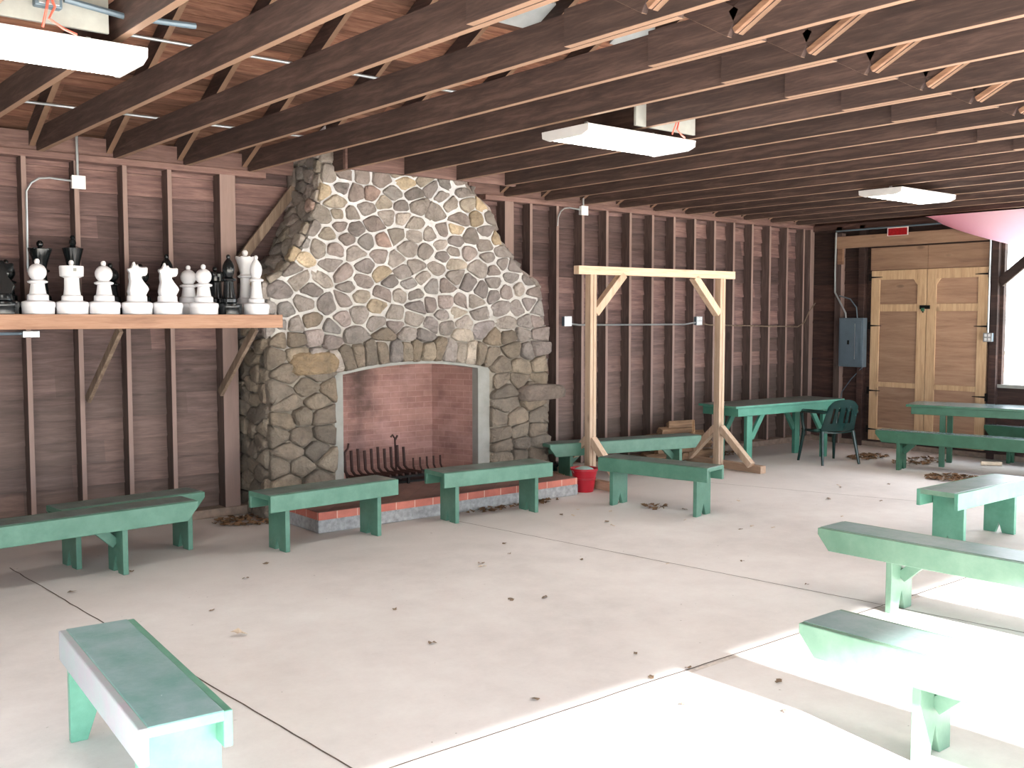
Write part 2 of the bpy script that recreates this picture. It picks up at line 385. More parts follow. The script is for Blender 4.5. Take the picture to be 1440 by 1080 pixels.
link('top_plate', MB().box(EX-.09, EX+.02, FY, WY, 3.1, 3.18), M['siding_end'], wend)
for z in (.55, 1.2, 1.75): link('blocking', MB().box(EX-.06, EX-.01, 8.47, 8.86, z, z+.03), M['siding_end'], wend)
link('curb', MB().box(EX-.06, EX+.1, FY, WY-.05, 0, .07), M['curb'], wend, .006)
link('header_board', MB().box(EX-.13, EX-.09, 6.22, 8.47, 2.83, 3.0), M['doorred'], wend, .003)
link('lumber_scrap', MB().box(EX-.13, EX-.09, 8.33, 8.42, 2.6, 2.83), M['strut'], wend, .003)
# window frame strip
link('window_jamb', MB().box(EX-.02, EX+.06, 6.06, 6.12, .95, 3.1), M['siding_end'], wend, .003)

# left wall behind and beside the camera, low opening added to brighten the floor
wl = MB(); siding(wl, FY, WY, 0, 3.2, lambda u, d, z: (X0 - d, u, z), gaps=[(-1.8, 4.0, -1, 2.2)]); struct(link('wall_left', wl, M['siding_end']), 'unseen dark board end wall with added low opening, left of the photograph', 'wall')
gb = MB(); gb.add([(X0, FY, 3.2), (X0, WY, 3.2), (X0, 3.48, 5.95)], [(0,1,2)]); link('gable', gb, M['siding_end'], bpy.data.objects['wall_left'])
# doors
dx = EX-.06
d1 = MB().box(dx, dx+.03, 7.075, 7.92, 2.50, 2.81).box(dx, dx+.03, 6.22, 7.068, 2.50, 2.81)
dd = struct(link('door_frame', d1, M['doorred']), 'plywood panels above the unpainted double doors', 'door panel')
dd.name = 'door_3'
link('backing', MB().box(EX-.03, EX+.03, 6.2, 7.95, 0, 2.84), M['siding_end'], dd)
for n, (a, b) in enumerate(((7.078, 7.90), (6.24, 7.068))):
    root = link('door_%d' % (n+1), MB().box(dx+.006, dx+.03, a, b, .1, 2.497), M['doorred'])
    struct(root, ('left' if n == 0 else 'right') + ' leaf of the plywood double doors, framed in yellow pine', 'door')
    w = .13
    fr = MB()
    fr.box(dx-.012, dx+.006, a, a+w, .1, 2.49).box(dx-.012, dx+.006, b-w, b, .1, 2.49)
    for z0, z1 in ((.1, .28), (.86, .93), (1.92, 2.02), (2.36, 2.49)): fr.box(dx-.012, dx+.006, a+w, b-w, z0, z1)
    ia, ib = a+w, b-w
    yy = b-w if n == 1 else a+w
    link('door_frame', fr, M['doorframe'], root, .004)
    # diagonal corner block near the meeting stiles
    ym = a + w if n == 0 else b - w; s = 1 if n == 0 else -1
    link('corner_block', MB().prism([(0,0),(.06,0),(0,-.08)], dx-.0115, dx+.0055, lambda u, v, q: (q, ym+s*u, 2.36+v)), M['doorframe'], root)
    hs = MB(); hy = b if n == 0 else a; sg = -1 if n == 0 else 1
    for hz in (2.40, 1.72, .80, .25):
        hs.prism([(0,-.012),(.17,-.004),(.17,.004),(0,.012)], dx-.018, dx-.0125, lambda u, v, q: (q, hy+sg*u, hz+v))
        hs.box(dx-.02, dx-.0125, min(hy, hy-sg*.035), max(hy, hy-sg*.035), hz-.05, hz+.05)
    link('hinge', hs, M['blackiron'], root)
hk = MB().box(dx-.03, dx-.012, 7.02, 7.16, 1.95, 2.0).tube([(dx-.03, 7.1, 1.98), (dx-.05, 7.1, 1.96), (dx-.05, 7.1, 1.9)], .01)
lt_ = link('latch', hk, M['blackiron'], bpy.data.objects['door_1'])
link('padlock', MB().box(dx-.06, dx-.03, 7.085, 7.125, 1.92, 1.965), M['darkgreen'], lt_, .003)

# front (open) side: unseen header added to bound the sun patch, posts, left end open
fw = MB().box(X0, EX, FY-.06, FY, 2.2, 3.2)
for x in (X0+.08, 7.6, EX-.08): fw.box(x-.07, x+.07, FY-.1, FY+.04, 0, 2.2)
struct(link('wall_front', fw, M['siding_end']), 'open front side with an added wide header beam bounding the sun patch, on posts', 'wall')

# roof sheathing: boards along x, both slopes
rf = MB()
for sgn in (1, -1):
    L = 6.45; n = int(L/.155)
    for k in range(n):
        a, b = k*.155, k*.155+.149
        def P(t, o):
            y = 3.48 + sgn*t*.894; z = 6.10 - t*.447
            return (y + sgn*.447*o, z + .894*o)
        j = random.uniform(0, .004)
        (ya, za), (yb, zb), (yc, zc), (yd, zd) = P(a, j), P(b, j), P(b, .02), P(a, .02)
        rf.hexa([(X0-.4, ya, za), (EX+.4, ya, za), (EX+.4, yb, zb), (X0-.4, yb, zb), (X0-.4, yd, zd), (EX+.4, yd, zd), (EX+.4, yc, zc), (X0-.4, yc, zc)])
    (ya, za), (yb, zb), (yc, zc), (yd, zd) = P(0, .021), P(L, .021), P(L, .05), P(0, .05)
    rf.hexa([(X0-.4, ya, za), (EX+.4, ya, za), (EX+.4, yb, zb), (X0-.4, yb, zb), (X0-.4, yd, zd), (EX+.4, yd, zd), (EX+.4, yc, zc), (X0-.4, yc, zc)])
struct(link('ceiling', rf, M['sheath']), 'underside of the sloped roof, reddish brown boards with gaps', 'roof')

# ------------------------------------------------------------------ roof trusses
def rafter_z(y): return 3.2 + .5*(8.9 - y) if y > 3.48 else 3.2 + .5*(y + 1.94)
def truss(x, cut):
    root = thing('roof_truss', None, 'roof truss', (x, 3.48, PZ))
    X = lambda p: (p[0], p[1]-3.48, p[2]-PZ)
    a = MB(); y1 = 8.12 if cut else 8.99
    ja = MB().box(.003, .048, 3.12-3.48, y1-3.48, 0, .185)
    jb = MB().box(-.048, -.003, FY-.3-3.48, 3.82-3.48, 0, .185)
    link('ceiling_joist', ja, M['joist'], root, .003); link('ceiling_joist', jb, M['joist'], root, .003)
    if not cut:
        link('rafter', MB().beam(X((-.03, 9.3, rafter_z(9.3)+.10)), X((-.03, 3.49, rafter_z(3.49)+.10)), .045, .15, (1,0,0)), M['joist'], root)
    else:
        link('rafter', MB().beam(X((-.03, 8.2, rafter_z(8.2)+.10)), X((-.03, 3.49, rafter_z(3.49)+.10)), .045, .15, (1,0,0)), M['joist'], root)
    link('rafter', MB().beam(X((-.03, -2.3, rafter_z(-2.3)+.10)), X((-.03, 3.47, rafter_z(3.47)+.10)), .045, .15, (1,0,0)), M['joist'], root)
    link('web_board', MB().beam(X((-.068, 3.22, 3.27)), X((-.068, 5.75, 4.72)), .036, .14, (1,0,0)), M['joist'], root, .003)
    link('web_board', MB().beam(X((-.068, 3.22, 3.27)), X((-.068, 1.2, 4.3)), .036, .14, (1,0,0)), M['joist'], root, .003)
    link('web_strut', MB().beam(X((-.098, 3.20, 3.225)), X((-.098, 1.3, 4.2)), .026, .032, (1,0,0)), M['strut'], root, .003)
    return root
ords = ['first','second','third','fourth','fifth','sixth','seventh','eighth','ninth','tenth','eleventh','twelfth','thirteenth','fourteenth','fifteenth','sixteenth','seventeenth','eighteenth','nineteenth','twentieth']
T0 = truss(0, False); T1 = truss(0, True)
tx = [1.69 + .61*k for k in range(-4, 19)]
first = {False: T0, True: T1}; used = {False: False, True: False}
vis = 0
for x in tx:
    cut = 5.0 < x < 6.7
    if x < .9: lab = 'dark timber roof truss left of the photo, above the open left end'
    else:
        lab = 'dark timber roof truss, %s counting from the left end of the chess shelf' % ords[vis]; vis += 1
    if not used[cut]: r = first[cut]; r.location = (x, 3.48, PZ); used[cut] = True
    else: r = dup(first[cut], (x, 3.48, PZ), 0)
    tag(r, lab, 'roof truss', 'timber roof trusses across the pavilion', 'structure')
struct(link('header_joist', MB().box(4.72, 6.72, 8.12, 8.165, 3.18, 3.365), M['plate'], None, .003), 'reddish header board across the joists above the chimney', 'beam')

# roof patches and conduits under the roof
def roofpatch(x0, x1, y0, y1, lab):
    z = lambda y: 3.37 + .5*(8.9-y) - .012
    mb = MB(); mb.hexa([(x0,y0,z(y0)-.008),(x1,y0,z(y0)-.008),(x1,y1,z(y1)-.008),(x0,y1,z(y1)-.008),(x0,y0,z(y0)+.01),(x1,y0,z(y0)+.01),(x1,y1,z(y1)+.01),(x0,y1,z(y1)+.01)])
    tag(link('roof_patch', mb, M['vent'], None), lab, 'roof patch', 'pale patches under the roof boards')
roofpatch(5.40, 6.02, 6.6, 6.9, 'pale rectangular panel under the roof boards, larger of the two')
roofpatch(6.8, 7.2, 6.58, 6.85, 'small grey panel under the roof boards, right of the larger one')
def conduit(name, pts, lab, r=.012, mat='metal', group=None):
    return tag(link(name, MB().tube(pts, r, 8), M[mat], None, 0, 40), lab, 'conduit', group)
conduit('conduit_pipe', [(X0, 7.54, 3.875), (8.0, 7.54, 3.875)], 'long thin grey conduit crossing under the roof boards, higher of two', .013)
conduit('conduit_pipe', [(X0, 8.36, 3.465), (8.0, 8.36, 3.465)], 'long thin grey conduit under the roof boards, lower one nearer the wall', .011)

# ------------------------------------------------------------------ light fixtures
def fixture(cx, cy, z, lab, L=1.09, W=.47, first=[None]):
    if first[0] is None:
        root = thing('light_fixture', lab, 'ceiling light', (cx, cy, z), 0, 'long fluorescent ceiling lights')
        prof = [(-W/2,.05),(-W/2+.01,.02),(-W/2+.07,0),(W/2-.07,0),(W/2-.01,.02),(W/2,.05)]
        link('diffuser', MB().prism(prof, -L/2+.02, L/2-.02, lambda u, v, q: (q, u, v)), M['diff'], root, .004)
        link('housing', MB().box(-L/2, L/2, -W/2-.006, W/2+.006, .05, .065), M['fixture'], root, .002)
        ep = [(-W/2-.006,.065),(-W/2,.018),(-W/2+.065,-.006),(W/2-.065,-.006),(W/2,.018),(W/2+.006,.065)]
        for sx in (-1, 1):
            link('end_cap', MB().prism(ep, sx*(L/2-.02), sx*(L/2+.004), lambda u, v, q: (q, u, v)), M['fixture'], root, .003)
        for q in (-.34, .34): link('hanger', MB().box(q-.01, q+.01, -.01, .01, .065, .13), M['metal'], root)
        first[0] = root; return root
    return dup(first[0], (cx, cy, z), 0, lab)
fixture(1.27, 5.24, 3.075, 'bright fluorescent light fixture at the top left, above the chess pieces')
fixture(5.33, 5.25, 3.075, 'bright fluorescent light fixture hanging between chimney and wooden frame')
fixture(10.03, 5.66, 3.075, 'small far fluorescent light fixture hanging toward the plywood doors')
for k, x in enumerate((1.27, 5.33, 10.03)):  # unseen row of fixtures added to brighten the floor
    fixture(x, 1.2, 3.075, 'added unseen fluorescent fill fixture in the row behind, nearer the open side, %s of three' % ('left','middle','right')[k])
def jbox(x, y, z, lab, board):
    root = thing('junction_box', lab, 'junction box', (x, y, z), 0, 'junction boxes over the lights')
    if board: link('mounting_board', MB().box(-.35, .28, .0, .02, -.02, .17), M['greyboard'], root)
    link('box_body', MB().box(-.06, .06, -.05, .0, .04, .14), M['panelgrey'], root, .008)
    link('cover', MB().box(-.045, .045, -.058, -.05, .05, .13), M['metal'], root, .003)
    link('wire', MB().tube([(0,-.06,.1),(.02,-.07,.04),(-.01,-.08,-.02),(.06,-.06,-.05),(.12,-.04,-.06)], .006, 6).tube([(0,-.06,.1),(-.02,-.08,.02),(-.03,-.05,-.055)], .006, 6), M['orange'], root)
    return root
jbox(1.36, 5.02, 3.2, 'grey junction box with orange wire above the top left light', True)
jbox(5.60, 5.02, 3.2, 'junction box with red wire above the middle light', True)
conduit('conduit_pipe', [(1.43, 4.98, 3.29), (1.7, 4.97, 3.26), (2.05, 4.98, 3.28)], 'short grey cable running right from the junction box top left', .015, 'panelgrey')

# ------------------------------------------------------------------ wall boxes and conduits
def wallbox(x, z, lab, run):
    root = thing('junction_box', lab, 'junction box', (x, SY, z), 0, 'white wall junction boxes')
    link('box_body', MB().box(-.05, .05, -.05, 0, -.05, .05), M['fixture'], root, .004)
    link('cover', MB().box(-.055, .055, -.056, -.05, -.055, .055), M['whitepl'], root, .002)
    link('riser_pipe', MB().tube([(0,-.025,.05),(0,-.025,run)], .011, 8), M['metal'], root, 0, 40)
    pts = [(-.05,-.025,.01),(-.22,-.025,.02),(-.3,-.025,.01),(-.36,-.025,-.03),(-.4,-.025,-.1),(-.405,-.02,-.2 if run < .2 else -.75)]
    link('bent_pipe', MB().tube(pts, .009, 8), M['metal'], root, 0, 40)
wallbox(2.605, 2.95, 'white junction box with bent pipe on the wall above the chess pieces', .42)
wallbox(8.36, 3.12-.02, 'white junction box with bent pipe on the wall right of the chimney', .16)
def outlet(x, y, z, lab, rot=0, par=True):
    root = thing('electrical_outlet', lab, 'outlet', (x, y, z), rot, 'grey outlet boxes on the walls')
    link('box_body', MB().box(-.055, .055, -.05, 0, -.055, .055), M['panelgrey'], root, .004)
    mb = MB()
    for i in (-1, 1):
        for k in (-1, 1): mb.lathe([(.018,-.004),(.018,.0)], 14)
    fp = link('face_plate', MB().box(-.058, .058, -.054, -.05, -.058, .058), M['metal'], root, .002)
    s = MB()
    for i in (-1, 1):
        for k in (-1, 1): s.box(i*.024-.016, i*.024+.016, -.059, -.054, k*.026-.018, k*.026+.018)
    link('socket', s, M['whitepl'], fp, .003)
outlet(8.10, SY, 1.79, 'grey four-socket outlet box on the back wall left of the wooden frame')
outlet(10.46, SY, 1.79, 'grey four-socket outlet box on the back wall inside the wooden frame')
conduit('conduit_pipe', [(8.15, SY-.03, 1.76), (8.3, SY-.02, 1.745), (10.2, SY-.02, 1.745), (10.41, SY-.03, 1.77)], 'thin grey conduit joining the two outlet boxes on the back wall', .011)
conduit('conduit_pipe', [(10.52, SY-.03, 1.76), (10.7, SY-.02, 1.735), (12.7, SY-.02, 1.70), (12.86, SY-.02, 1.76), (12.95, SY-.04, 1.92), (13.03, 8.78, 2.05)], 'thin grey conduit running right from the outlet toward the corner', .009, 'brace')
outlet(EX-.1, 6.19, 1.58, 'grey outlet box on the post right of the plywood doors', -pi/2)
conduit('conduit_pipe', [(EX-.125, 6.2, 1.64), (EX-.125, 6.2, 2.95)], 'vertical metal conduit on the post right of the plywood doors', .012)
# breaker panel
pn = thing('breaker_panel', 'grey metal breaker panel on the wall left of the plywood doors', 'electrical panel', (EX-.09, 8.135, 1.48))
link('panel_box', MB().box(-.1, 0, -.195, .195, -.35, .35), M['panelgrey'], pn, .006)
link('panel_door', MB().box(-.106, -.1, -.17, .17, -.32, .32), M['panelgrey'], pn, .003)
link('label_strip', MB().box(-.109, -.106, -.072, -.062, -.24, .27), M['metal'], pn)
link('latch', MB().box(-.115, -.106, .02, .05, -.03, .03), M['blackiron'], pn, .002)
conduit('conduit_pipe', [(EX-.14, 8.44, 3.06), (EX-.14, 8.445, 2.5), (EX-.14, 8.44, 2.2), (EX-.14, 8.33, 2.02), (EX-.14, 8.26, 1.9), (EX-.14, 8.25, 1.83)], 'bent silver conduit dropping into the breaker panel, left one', .013)
conduit('conduit_pipe', [(EX-.12, 8.38, 2.15), (EX-.12, 8.2, 2.1), (EX-.12, 8.1, 1.98), (EX-.12, 8.08, 1.83)], 'thin grey cable curving into the breaker panel, right one', .009, 'panelgrey')
conduit('conduit_pipe', [(EX-.14, 8.44, 3.08), (EX-.14, 6.3, 3.085)], 'horizontal dark conduit above the plywood doors', .012, 'panelgrey')
conduit('conduit_pipe', [(EX-.1, 7.98, 1.14), (EX-.05, 8.2, .95), (EX-.05, 8.35, .75), (EX-.06, 8.4, .4)], 'thin loose cable below the breaker panel', .007, 'panelgrey')
sg = thing('wall_sign', 'small red sign with white border above the plywood doors', 'sign', (EX-.15, 7.47, 3.02))
link('sign_border', MB().box(-.006, 0, -.155, .155, -.06, .055), M['signwhite'], sg)
link('sign_face', MB().box(-.009, -.006, -.14, .14, -.055, .042), M['signred'], sg)
# pink canvas flap
nx, ny = 14, 24; mb = MB(); gv = []
for j in range(ny+1):
    y = 6.78 - j/ny*3.0
    for i in range(nx+1):
        t = i/nx
        drop = min(1, (6.78-y)/.95); drop = drop**.7
        z = 3.13 - t*.40*drop + .05*sin(pi*t)*drop*-1
        x = 12.45 + t*.42*(.35+.65*drop)
        gv.append((x, y, z))
mb.add(gv, [(j*(nx+1)+i, j*(nx+1)+i+1, (j+1)*(nx+1)+i+1, (j+1)*(nx+1)+i) for j in range(ny) for i in range(nx)])
tag(link('canvas_flap', mb, M['pink'], None, 0, True), 'pink to lavender canvas flap hanging under the joists at right', 'awning')

# ------------------------------------------------------------------ chimney
rnd = random.Random(5)
def clip(poly, p, q):
    """keep the part of poly nearer p than q"""
    mx, my = (p[0]+q[0])/2, (p[1]+q[1])/2; nx_, ny_ = q[0]-p[0], q[1]-p[1]
    out = []; n = len(poly)
    for i in range(n):
        a, b = poly[i], poly[(i+1) % n]
        da = (a[0]-mx)*nx_ + (a[1]-my)*ny_; db = (b[0]-mx)*nx_ + (b[1]-my)*ny_
        if da <= 0: out.append(a)
        if da*db < 0:
            t = da/(da-db); out.append((a[0]+(b[0]-a[0])*t, a[1]+(b[1]-a[1])*t))
    return out
def inside(pt, poly):
    x, y = pt; c = False; n = len(poly)
    for i in range(n):
        (x1, y1), (x2, y2) = poly[i], poly[(i+1) % n]
        if (y1 > y) != (y2 > y) and x < (x2-x1)*(y-y1)/(y2-y1)+x1: c = not c
    return c
def seg_near(p, a, b):
    ax, ay = a; bx, by = b; dx_, dy_ = bx-ax, by-ay; L2 = dx_*dx_+dy_*dy_
    t = max(0, min(1, ((p[0]-ax)*dx_+(p[1]-ay)*dy_)/L2)) if L2 else 0
    q = (ax+dx_*t, ay+dy_*t); return q, sqrt((p[0]-q[0])**2+(p[1]-q[1])**2), t
def chaikin(P, k=2, q=.16):
    for _ in range(k):
        Q = []
        for i in range(len(P)):
            a, b = P[i], P[(i+1) % len(P)]
            Q += [(a[0]*(1-q)+b[0]*q, a[1]*(1-q)+b[1]*q), (a[0]*q+b[0]*(1-q), a[1]*q+b[1]*(1-q))]
        P = Q
    return P
def cells(seeds, outline, holes, K=1.3):
    S = lambda L_: [(a, b*K) for a, b in L_]
    return [((s[0], s[1]/K), [(a, b/K) for a, b in p]) for s, p in cells0(S(seeds), S(outline), [S(h) for h in holes])]
def cells0(seeds, outline, holes):
    ghosts = []
    for s in seeds:
        for poly in [outline] + holes:
            for i in range(len(poly)):
                q, d, t = seg_near(s, poly[i], poly[(i+1) % len(poly)])
                if d < .3 and 0 < t < 1: ghosts.append((2*q[0]-s[0], 2*q[1]-s[1]))
    ghosts = [g_ for g_ in ghosts if not (inside(g_, outline) and not any(inside(g_, h) for h in holes))]
    allp = seeds + ghosts; out = []
    for s in seeds:
        poly = [(s[0]-.6, s[1]-.6), (s[0]+.6, s[1]-.6), (s[0]+.6, s[1]+.6), (s[0]-.6, s[1]+.6)]
        near = sorted(allp, key=lambda q: (q[0]-s[0])**2+(q[1]-s[1])**2)[1:40]
        for q in near:
            if (q[0]-s[0])**2+(q[1]-s[1])**2 > 1e-8: poly = clip(poly, s, q)
            if len(poly) < 3: break
        if len(poly) >= 3: out.append((s, poly))
    return out
def mid(P):
    Q = []
    for i, a in enumerate(P):
        b = P[(i+1) % len(P)]; L = sqrt((a[0]-b[0])**2+(a[1]-b[1])**2)
        Q.append(a)
        if L > .05: Q.append(((a[0]+b[0])/2+rnd.uniform(-.005,.005), (a[1]+b[1])/2+rnd.uniform(-.005,.005)))
    return Q
def stone(mb, poly, fmap, gap, h, col, rough=.008):
    cx = sum(p[0] for p in poly)/len(poly); cy = sum(p[1] for p in poly)/len(poly)
    P = []
    for p in poly:
        d = sqrt((p[0]-cx)**2+(p[1]-cy)**2) + 1e-6
        k = max(.3, 1-gap*1.25/d); P.append((cx+(p[0]-cx)*k+rnd.uniform(-.006,.006), cy+(p[1]-cy)*k+rnd.uniform(-.006,.006)))
    P = chaikin([(q[0],q[1]) for i, q in enumerate(P)], 1); P = [q for i, q in enumerate(P)]; P = mid(P); n = len(P)
    if n > 40: P = P[::2]; n = len(P)
    tl = (rnd.uniform(-.6,.6), rnd.uniform(-.6,.6))
    rings = [(1.0, -.03), (1.0, h*.45), (.93, h*.88), (.7, h*1.0)]
    vs = []
    ph = [rnd.uniform(0, 6.28) for _ in range(3)]
    for sc, hh in rings:
        for k, p in enumerate(P):
            x, y = cx+(p[0]-cx)*sc, cy+(p[1]-cy)*sc
            w = hh + (0 if sc == 1.0 and hh < 0 else (tl[0]*(x-cx)+tl[1]*(y-cy))*.3 + rnd.uniform(-rough, rough)*.6 + rough*sin(9*x+ph[0])*sin(13*y+ph[1]))
            vs.append(fmap(x, y, w))
    vs.append(fmap(cx, cy, h*1.02)); m = len(rings)
    fs = [(i*n+k, i*n+(k+1) % n, (i+1)*n+(k+1) % n, (i+1)*n+k) for i in range(m-1) for k in range(n)]
    fs += [((m-1)*n+k, (m-1)*n+(k+1) % n, m*n) for k in range(n)]
    mb.add(vs, fs, col)
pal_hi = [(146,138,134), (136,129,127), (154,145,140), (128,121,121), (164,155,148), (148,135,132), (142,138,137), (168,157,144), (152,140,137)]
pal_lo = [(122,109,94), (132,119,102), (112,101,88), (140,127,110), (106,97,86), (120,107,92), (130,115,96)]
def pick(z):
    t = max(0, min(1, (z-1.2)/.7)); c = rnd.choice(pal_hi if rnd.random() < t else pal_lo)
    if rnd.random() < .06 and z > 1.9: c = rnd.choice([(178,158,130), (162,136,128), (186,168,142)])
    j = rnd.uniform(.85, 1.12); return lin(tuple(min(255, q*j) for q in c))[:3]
FYC = 8.40
outL = [(4.07,0), (4.06,2.12), (4.24,2.25), (4.38,2.42), (4.51,2.68), (4.60,2.92), (4.65,3.42)]
outR = [(7.40,0), (7.40,.95), (7.36,1.7), (7.26,2.18), (6.98,2.38), (6.73,2.62), (6.60,2.95), (6.30,3.18), (6.25,3.42)]
outline = outL + outR[::-1]
def arch(x, x0, x1, z0, h): t = (x-x0)/(x1-x0); return z0 + h*4*t*(1-t)
OX0, OX1 = 4.74, 6.59
hole = [(OX0, -.2)] + [(OX0+(OX1-OX0)*i/12, arch(OX0+(OX1-OX0)*i/12, OX0, OX1, 1.30, .095)) for i in range(13)] + [(OX1, -.2)]
seeds = []
def try_add(p, dmin):
    if not inside(p, outline) or inside(p, hole): return
    for q in seeds:
        if ((p[0]-q[0])*.85)**2+((p[1]-q[1])*1.2)**2 < dmin*dmin: return
    seeds.append(p)
# voussoirs over the arch
for i in range(15):
    t = (i+.5)/15; x = OX0-.08+(OX1-OX0+.16)*t; seeds.append((x+rnd.uniform(-.012,.012), arch(min(max(x,OX0),OX1), OX0, OX1, 1.30, .095)+.145+rnd.uniform(-.01,.01)))
# coursed piers
z = .08
while z < 1.75:
    hgt = rnd.uniform(.11, .19)
    for a, b in ((4.07, OX0), (OX1, 7.40)):
        if z > 1.3: a, b = (4.07, 4.62) if a < 5 else (6.74, 7.38)
        n = rnd.choice([2, 2, 3, 3]) if z < 1.3 else 3
        for k in range(n):
            x = a+(b-a)*(k+.5)/n + rnd.uniform(-.05, .05)
            p = (x, z+hgt/2+rnd.uniform(-.02,.02))
            if not inside(p, hole) and inside(p, outline): seeds.append(p)
    z += hgt
for _ in range(6000):
    z = rnd.uniform(1.62, 3.45); x = rnd.uniform(4.05, 7.4); try_add((x, z), rnd.choice([.12, .14, .18, .23, .28]) if _ > 500 else .27)
st = MB()
for s, poly in cells(seeds, outline, [hole]):
    z = s[1]; lo = z < 1.7
    edge = s[0] < outL[0][0]+.1 or min(seg_near(s, a, b)[1] for a, b in zip(outR[:-1], outR[1:])) < .13 or min(seg_near(s, a, b)[1] for a, b in zip(outL[:-1], outL[1:])) < .13
    if edge and rnd.random() < .75:
        s0 = rnd.uniform(.01, .05); cxm = 5.7
        poly = [(p[0] + (s0 if s[0] > cxm else -s0*.6) if abs(p[0]-cxm) > abs(s[0]-cxm) else p[0], p[1]) for p in poly]
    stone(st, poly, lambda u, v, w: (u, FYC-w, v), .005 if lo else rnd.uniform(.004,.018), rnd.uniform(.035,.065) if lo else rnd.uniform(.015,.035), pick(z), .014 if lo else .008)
# protruding slab stone at right
stone(st, [(6.95,.92),(7.60,.94),(7.62,1.03),(7.56,1.10),(6.98,1.11)], lambda u, v, w: (u, FYC-w, v), .0, .12, lin((112,99,90))[:3], .012)
stone(st, [(4.27,1.30),(4.72,1.31),(4.78,1.42),(4.70,1.52),(4.28,1.52)], lambda u, v, w: (u, FYC-w, v), .0, .085, lin((136,114,84))[:3], .012)
# side stones: s along outline, d depth
def sidefaces(ol, sgn):
    acc = [0]
    for a, b in zip(ol[:-1], ol[1:]): acc.append(acc[-1]+sqrt((b[0]-a[0])**2+(b[1]-a[1])**2))
    L = acc[-1]; D = 9.0-FYC
    def at(s):
        s = max(0, min(L-1e-4, s))
        for i in range(len(acc)-1):
            if s <= acc[i+1]:
                t = (s-acc[i])/(acc[i+1]-acc[i]); a, b = ol[i], ol[i+1]
                nx_, nz_ = (b[1]-a[1]), -(b[0]-a[0]); q = sqrt(nx_*nx_+nz_*nz_)
                return a[0]+(b[0]-a[0])*t, a[1]+(b[1]-a[1])*t, nx_/q, nz_/q
    rect = [(0,0),(D,0),(D,L),(0,L)]; sd = []
    for _ in range(2500):
        p = (rnd.uniform(0, D), rnd.uniform(0, L))
        dm = rnd.choice([.12, .15, .19])
        if all(((p[0]-q[0])*.8)**2+((p[1]-q[1])*1.2)**2 > dm*dm for q in sd): sd.append(p)
    def fm(u, v, w):
        x, z_, nx_, nz_ = at(v); return (x + sgn*abs(nx_)*(w-.005), FYC + u, z_ + abs(nz_)*(w-.005))
    for s, poly in cells(sd, rect, []):
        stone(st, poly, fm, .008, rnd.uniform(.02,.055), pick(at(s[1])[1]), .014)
sidefaces(outL, -1); sidefaces(outR, 1)
chim = thing('stone_fireplace', 'large fieldstone fireplace and tapering chimney on the back wall', 'fireplace', (5.72, FYC, 0))
off = lambda mb: setattr(mb, 'v', [(a-5.72, b-FYC, c) for a, b, c in mb.v]) or mb
def L0(name, mb, mat, bev=0, sm=False):
    o = link(name, mb, mat, chim, bev, sm); o.location = (-5.72, -FYC, 0); return o
L0('stone_facing', st, M['stone'], 0, True)
# mortar body: polygon with hole -> columns
ins = .03
def inset(ol, s): return [(x + s*ins, z) for x, z in ol]
mo = MB()
xs = sorted(set([round(4.10 + i*.0333, 4) for i in range(0, 100)] + [OX0, OX1]))
def zt(x):
    for ol, s in ((inset(outL, 1), 1), (inset(outR, -1), -1)):
        pass
    l = inset(outL, 1); r_ = inset(outR, -1)
    if x < l[-1][0]:
        for a, b in zip(l[:-1], l[1:]):
            if a[0] <= x <= b[0] and b[0] > a[0]: return a[1]+(b[1]-a[1])*(x-a[0])/(b[0]-a[0])
        return 2.12
    if x > r_[-1][0]:
        for a, b in zip(r_[:-1], r_[1:]):
            if b[0] <= x <= a[0] and b[0] < a[0]: return a[1]+(b[1]-a[1])*(a[0]-x)/(a[0]-b[0])
        return .95
    return 3.4
for a, b in zip(xs[:-1], xs[1:]):
    if b - a < 1e-4: continue
    za, zb = zt(a), zt(b); inh = OX0-1e-6 <= a and b <= OX1+1e-6
    la = arch(a, OX0, OX1, 1.30, .095) if inh else 0; lb = arch(b, OX0, OX1, 1.30, .095) if inh else 0
    yb = FYC+.12 if inh else 9.0
    mo.hexa([(a,FYC,la),(b,FYC,lb),(b,9.0 if not inh else 9.0,lb),(a,9.0,la),(a,FYC,za),(b,FYC,zb),(b,9.0,zb),(a,9.0,za)])
mo.hexa([(4.1,FYC,3.45),(6.22,FYC,3.45),(6.22,9.4,3.45),(4.1,9.4,3.45)] and [(4.68,FYC,3.4),(6.22,FYC,3.4),(6.22,8.99,3.4),(4.68,8.99,3.4),(4.68,FYC+.02,3.6),(6.22,FYC+.02,3.6),(6.22,8.95,3.42),(4.68,8.95,3.42)])
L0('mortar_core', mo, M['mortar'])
# plaster surround
pl = MB(); IX0, IX1 = 4.83, 6.44
n = 16
for (a0, a1, b0, b1) in ((OX0, IX0, 0, 0), (IX1, OX1, 0, 0)):
    pl.box(a0, a1, FYC+.0, FYC+.16, .0, 1.31)
for i in range(n):
    xa, xb = OX0+(OX1-OX0)*i/n, OX0+(OX1-OX0)*(i+1)/n
    t0, t1 = arch(xa, OX0, OX1, 1.30, .095), arch(xb, OX0, OX1, 1.30, .095)
    pl.hexa([(xa,FYC-.01,t0-.022),(xb,FYC-.01,t1-.022),(xb,FYC+.2,t1-.022),(xa,FYC+.2,t0-.022),(xa,FYC-.01,t0+.006),(xb,FYC-.01,t1+.006),(xb,FYC+.2,t1+.006),(xa,FYC+.2,t0+.006)])
L0('plaster_surround', pl, M['plaster'])
fb = MB()
B0, B1, BY = 4.98, 6.27, 9.0
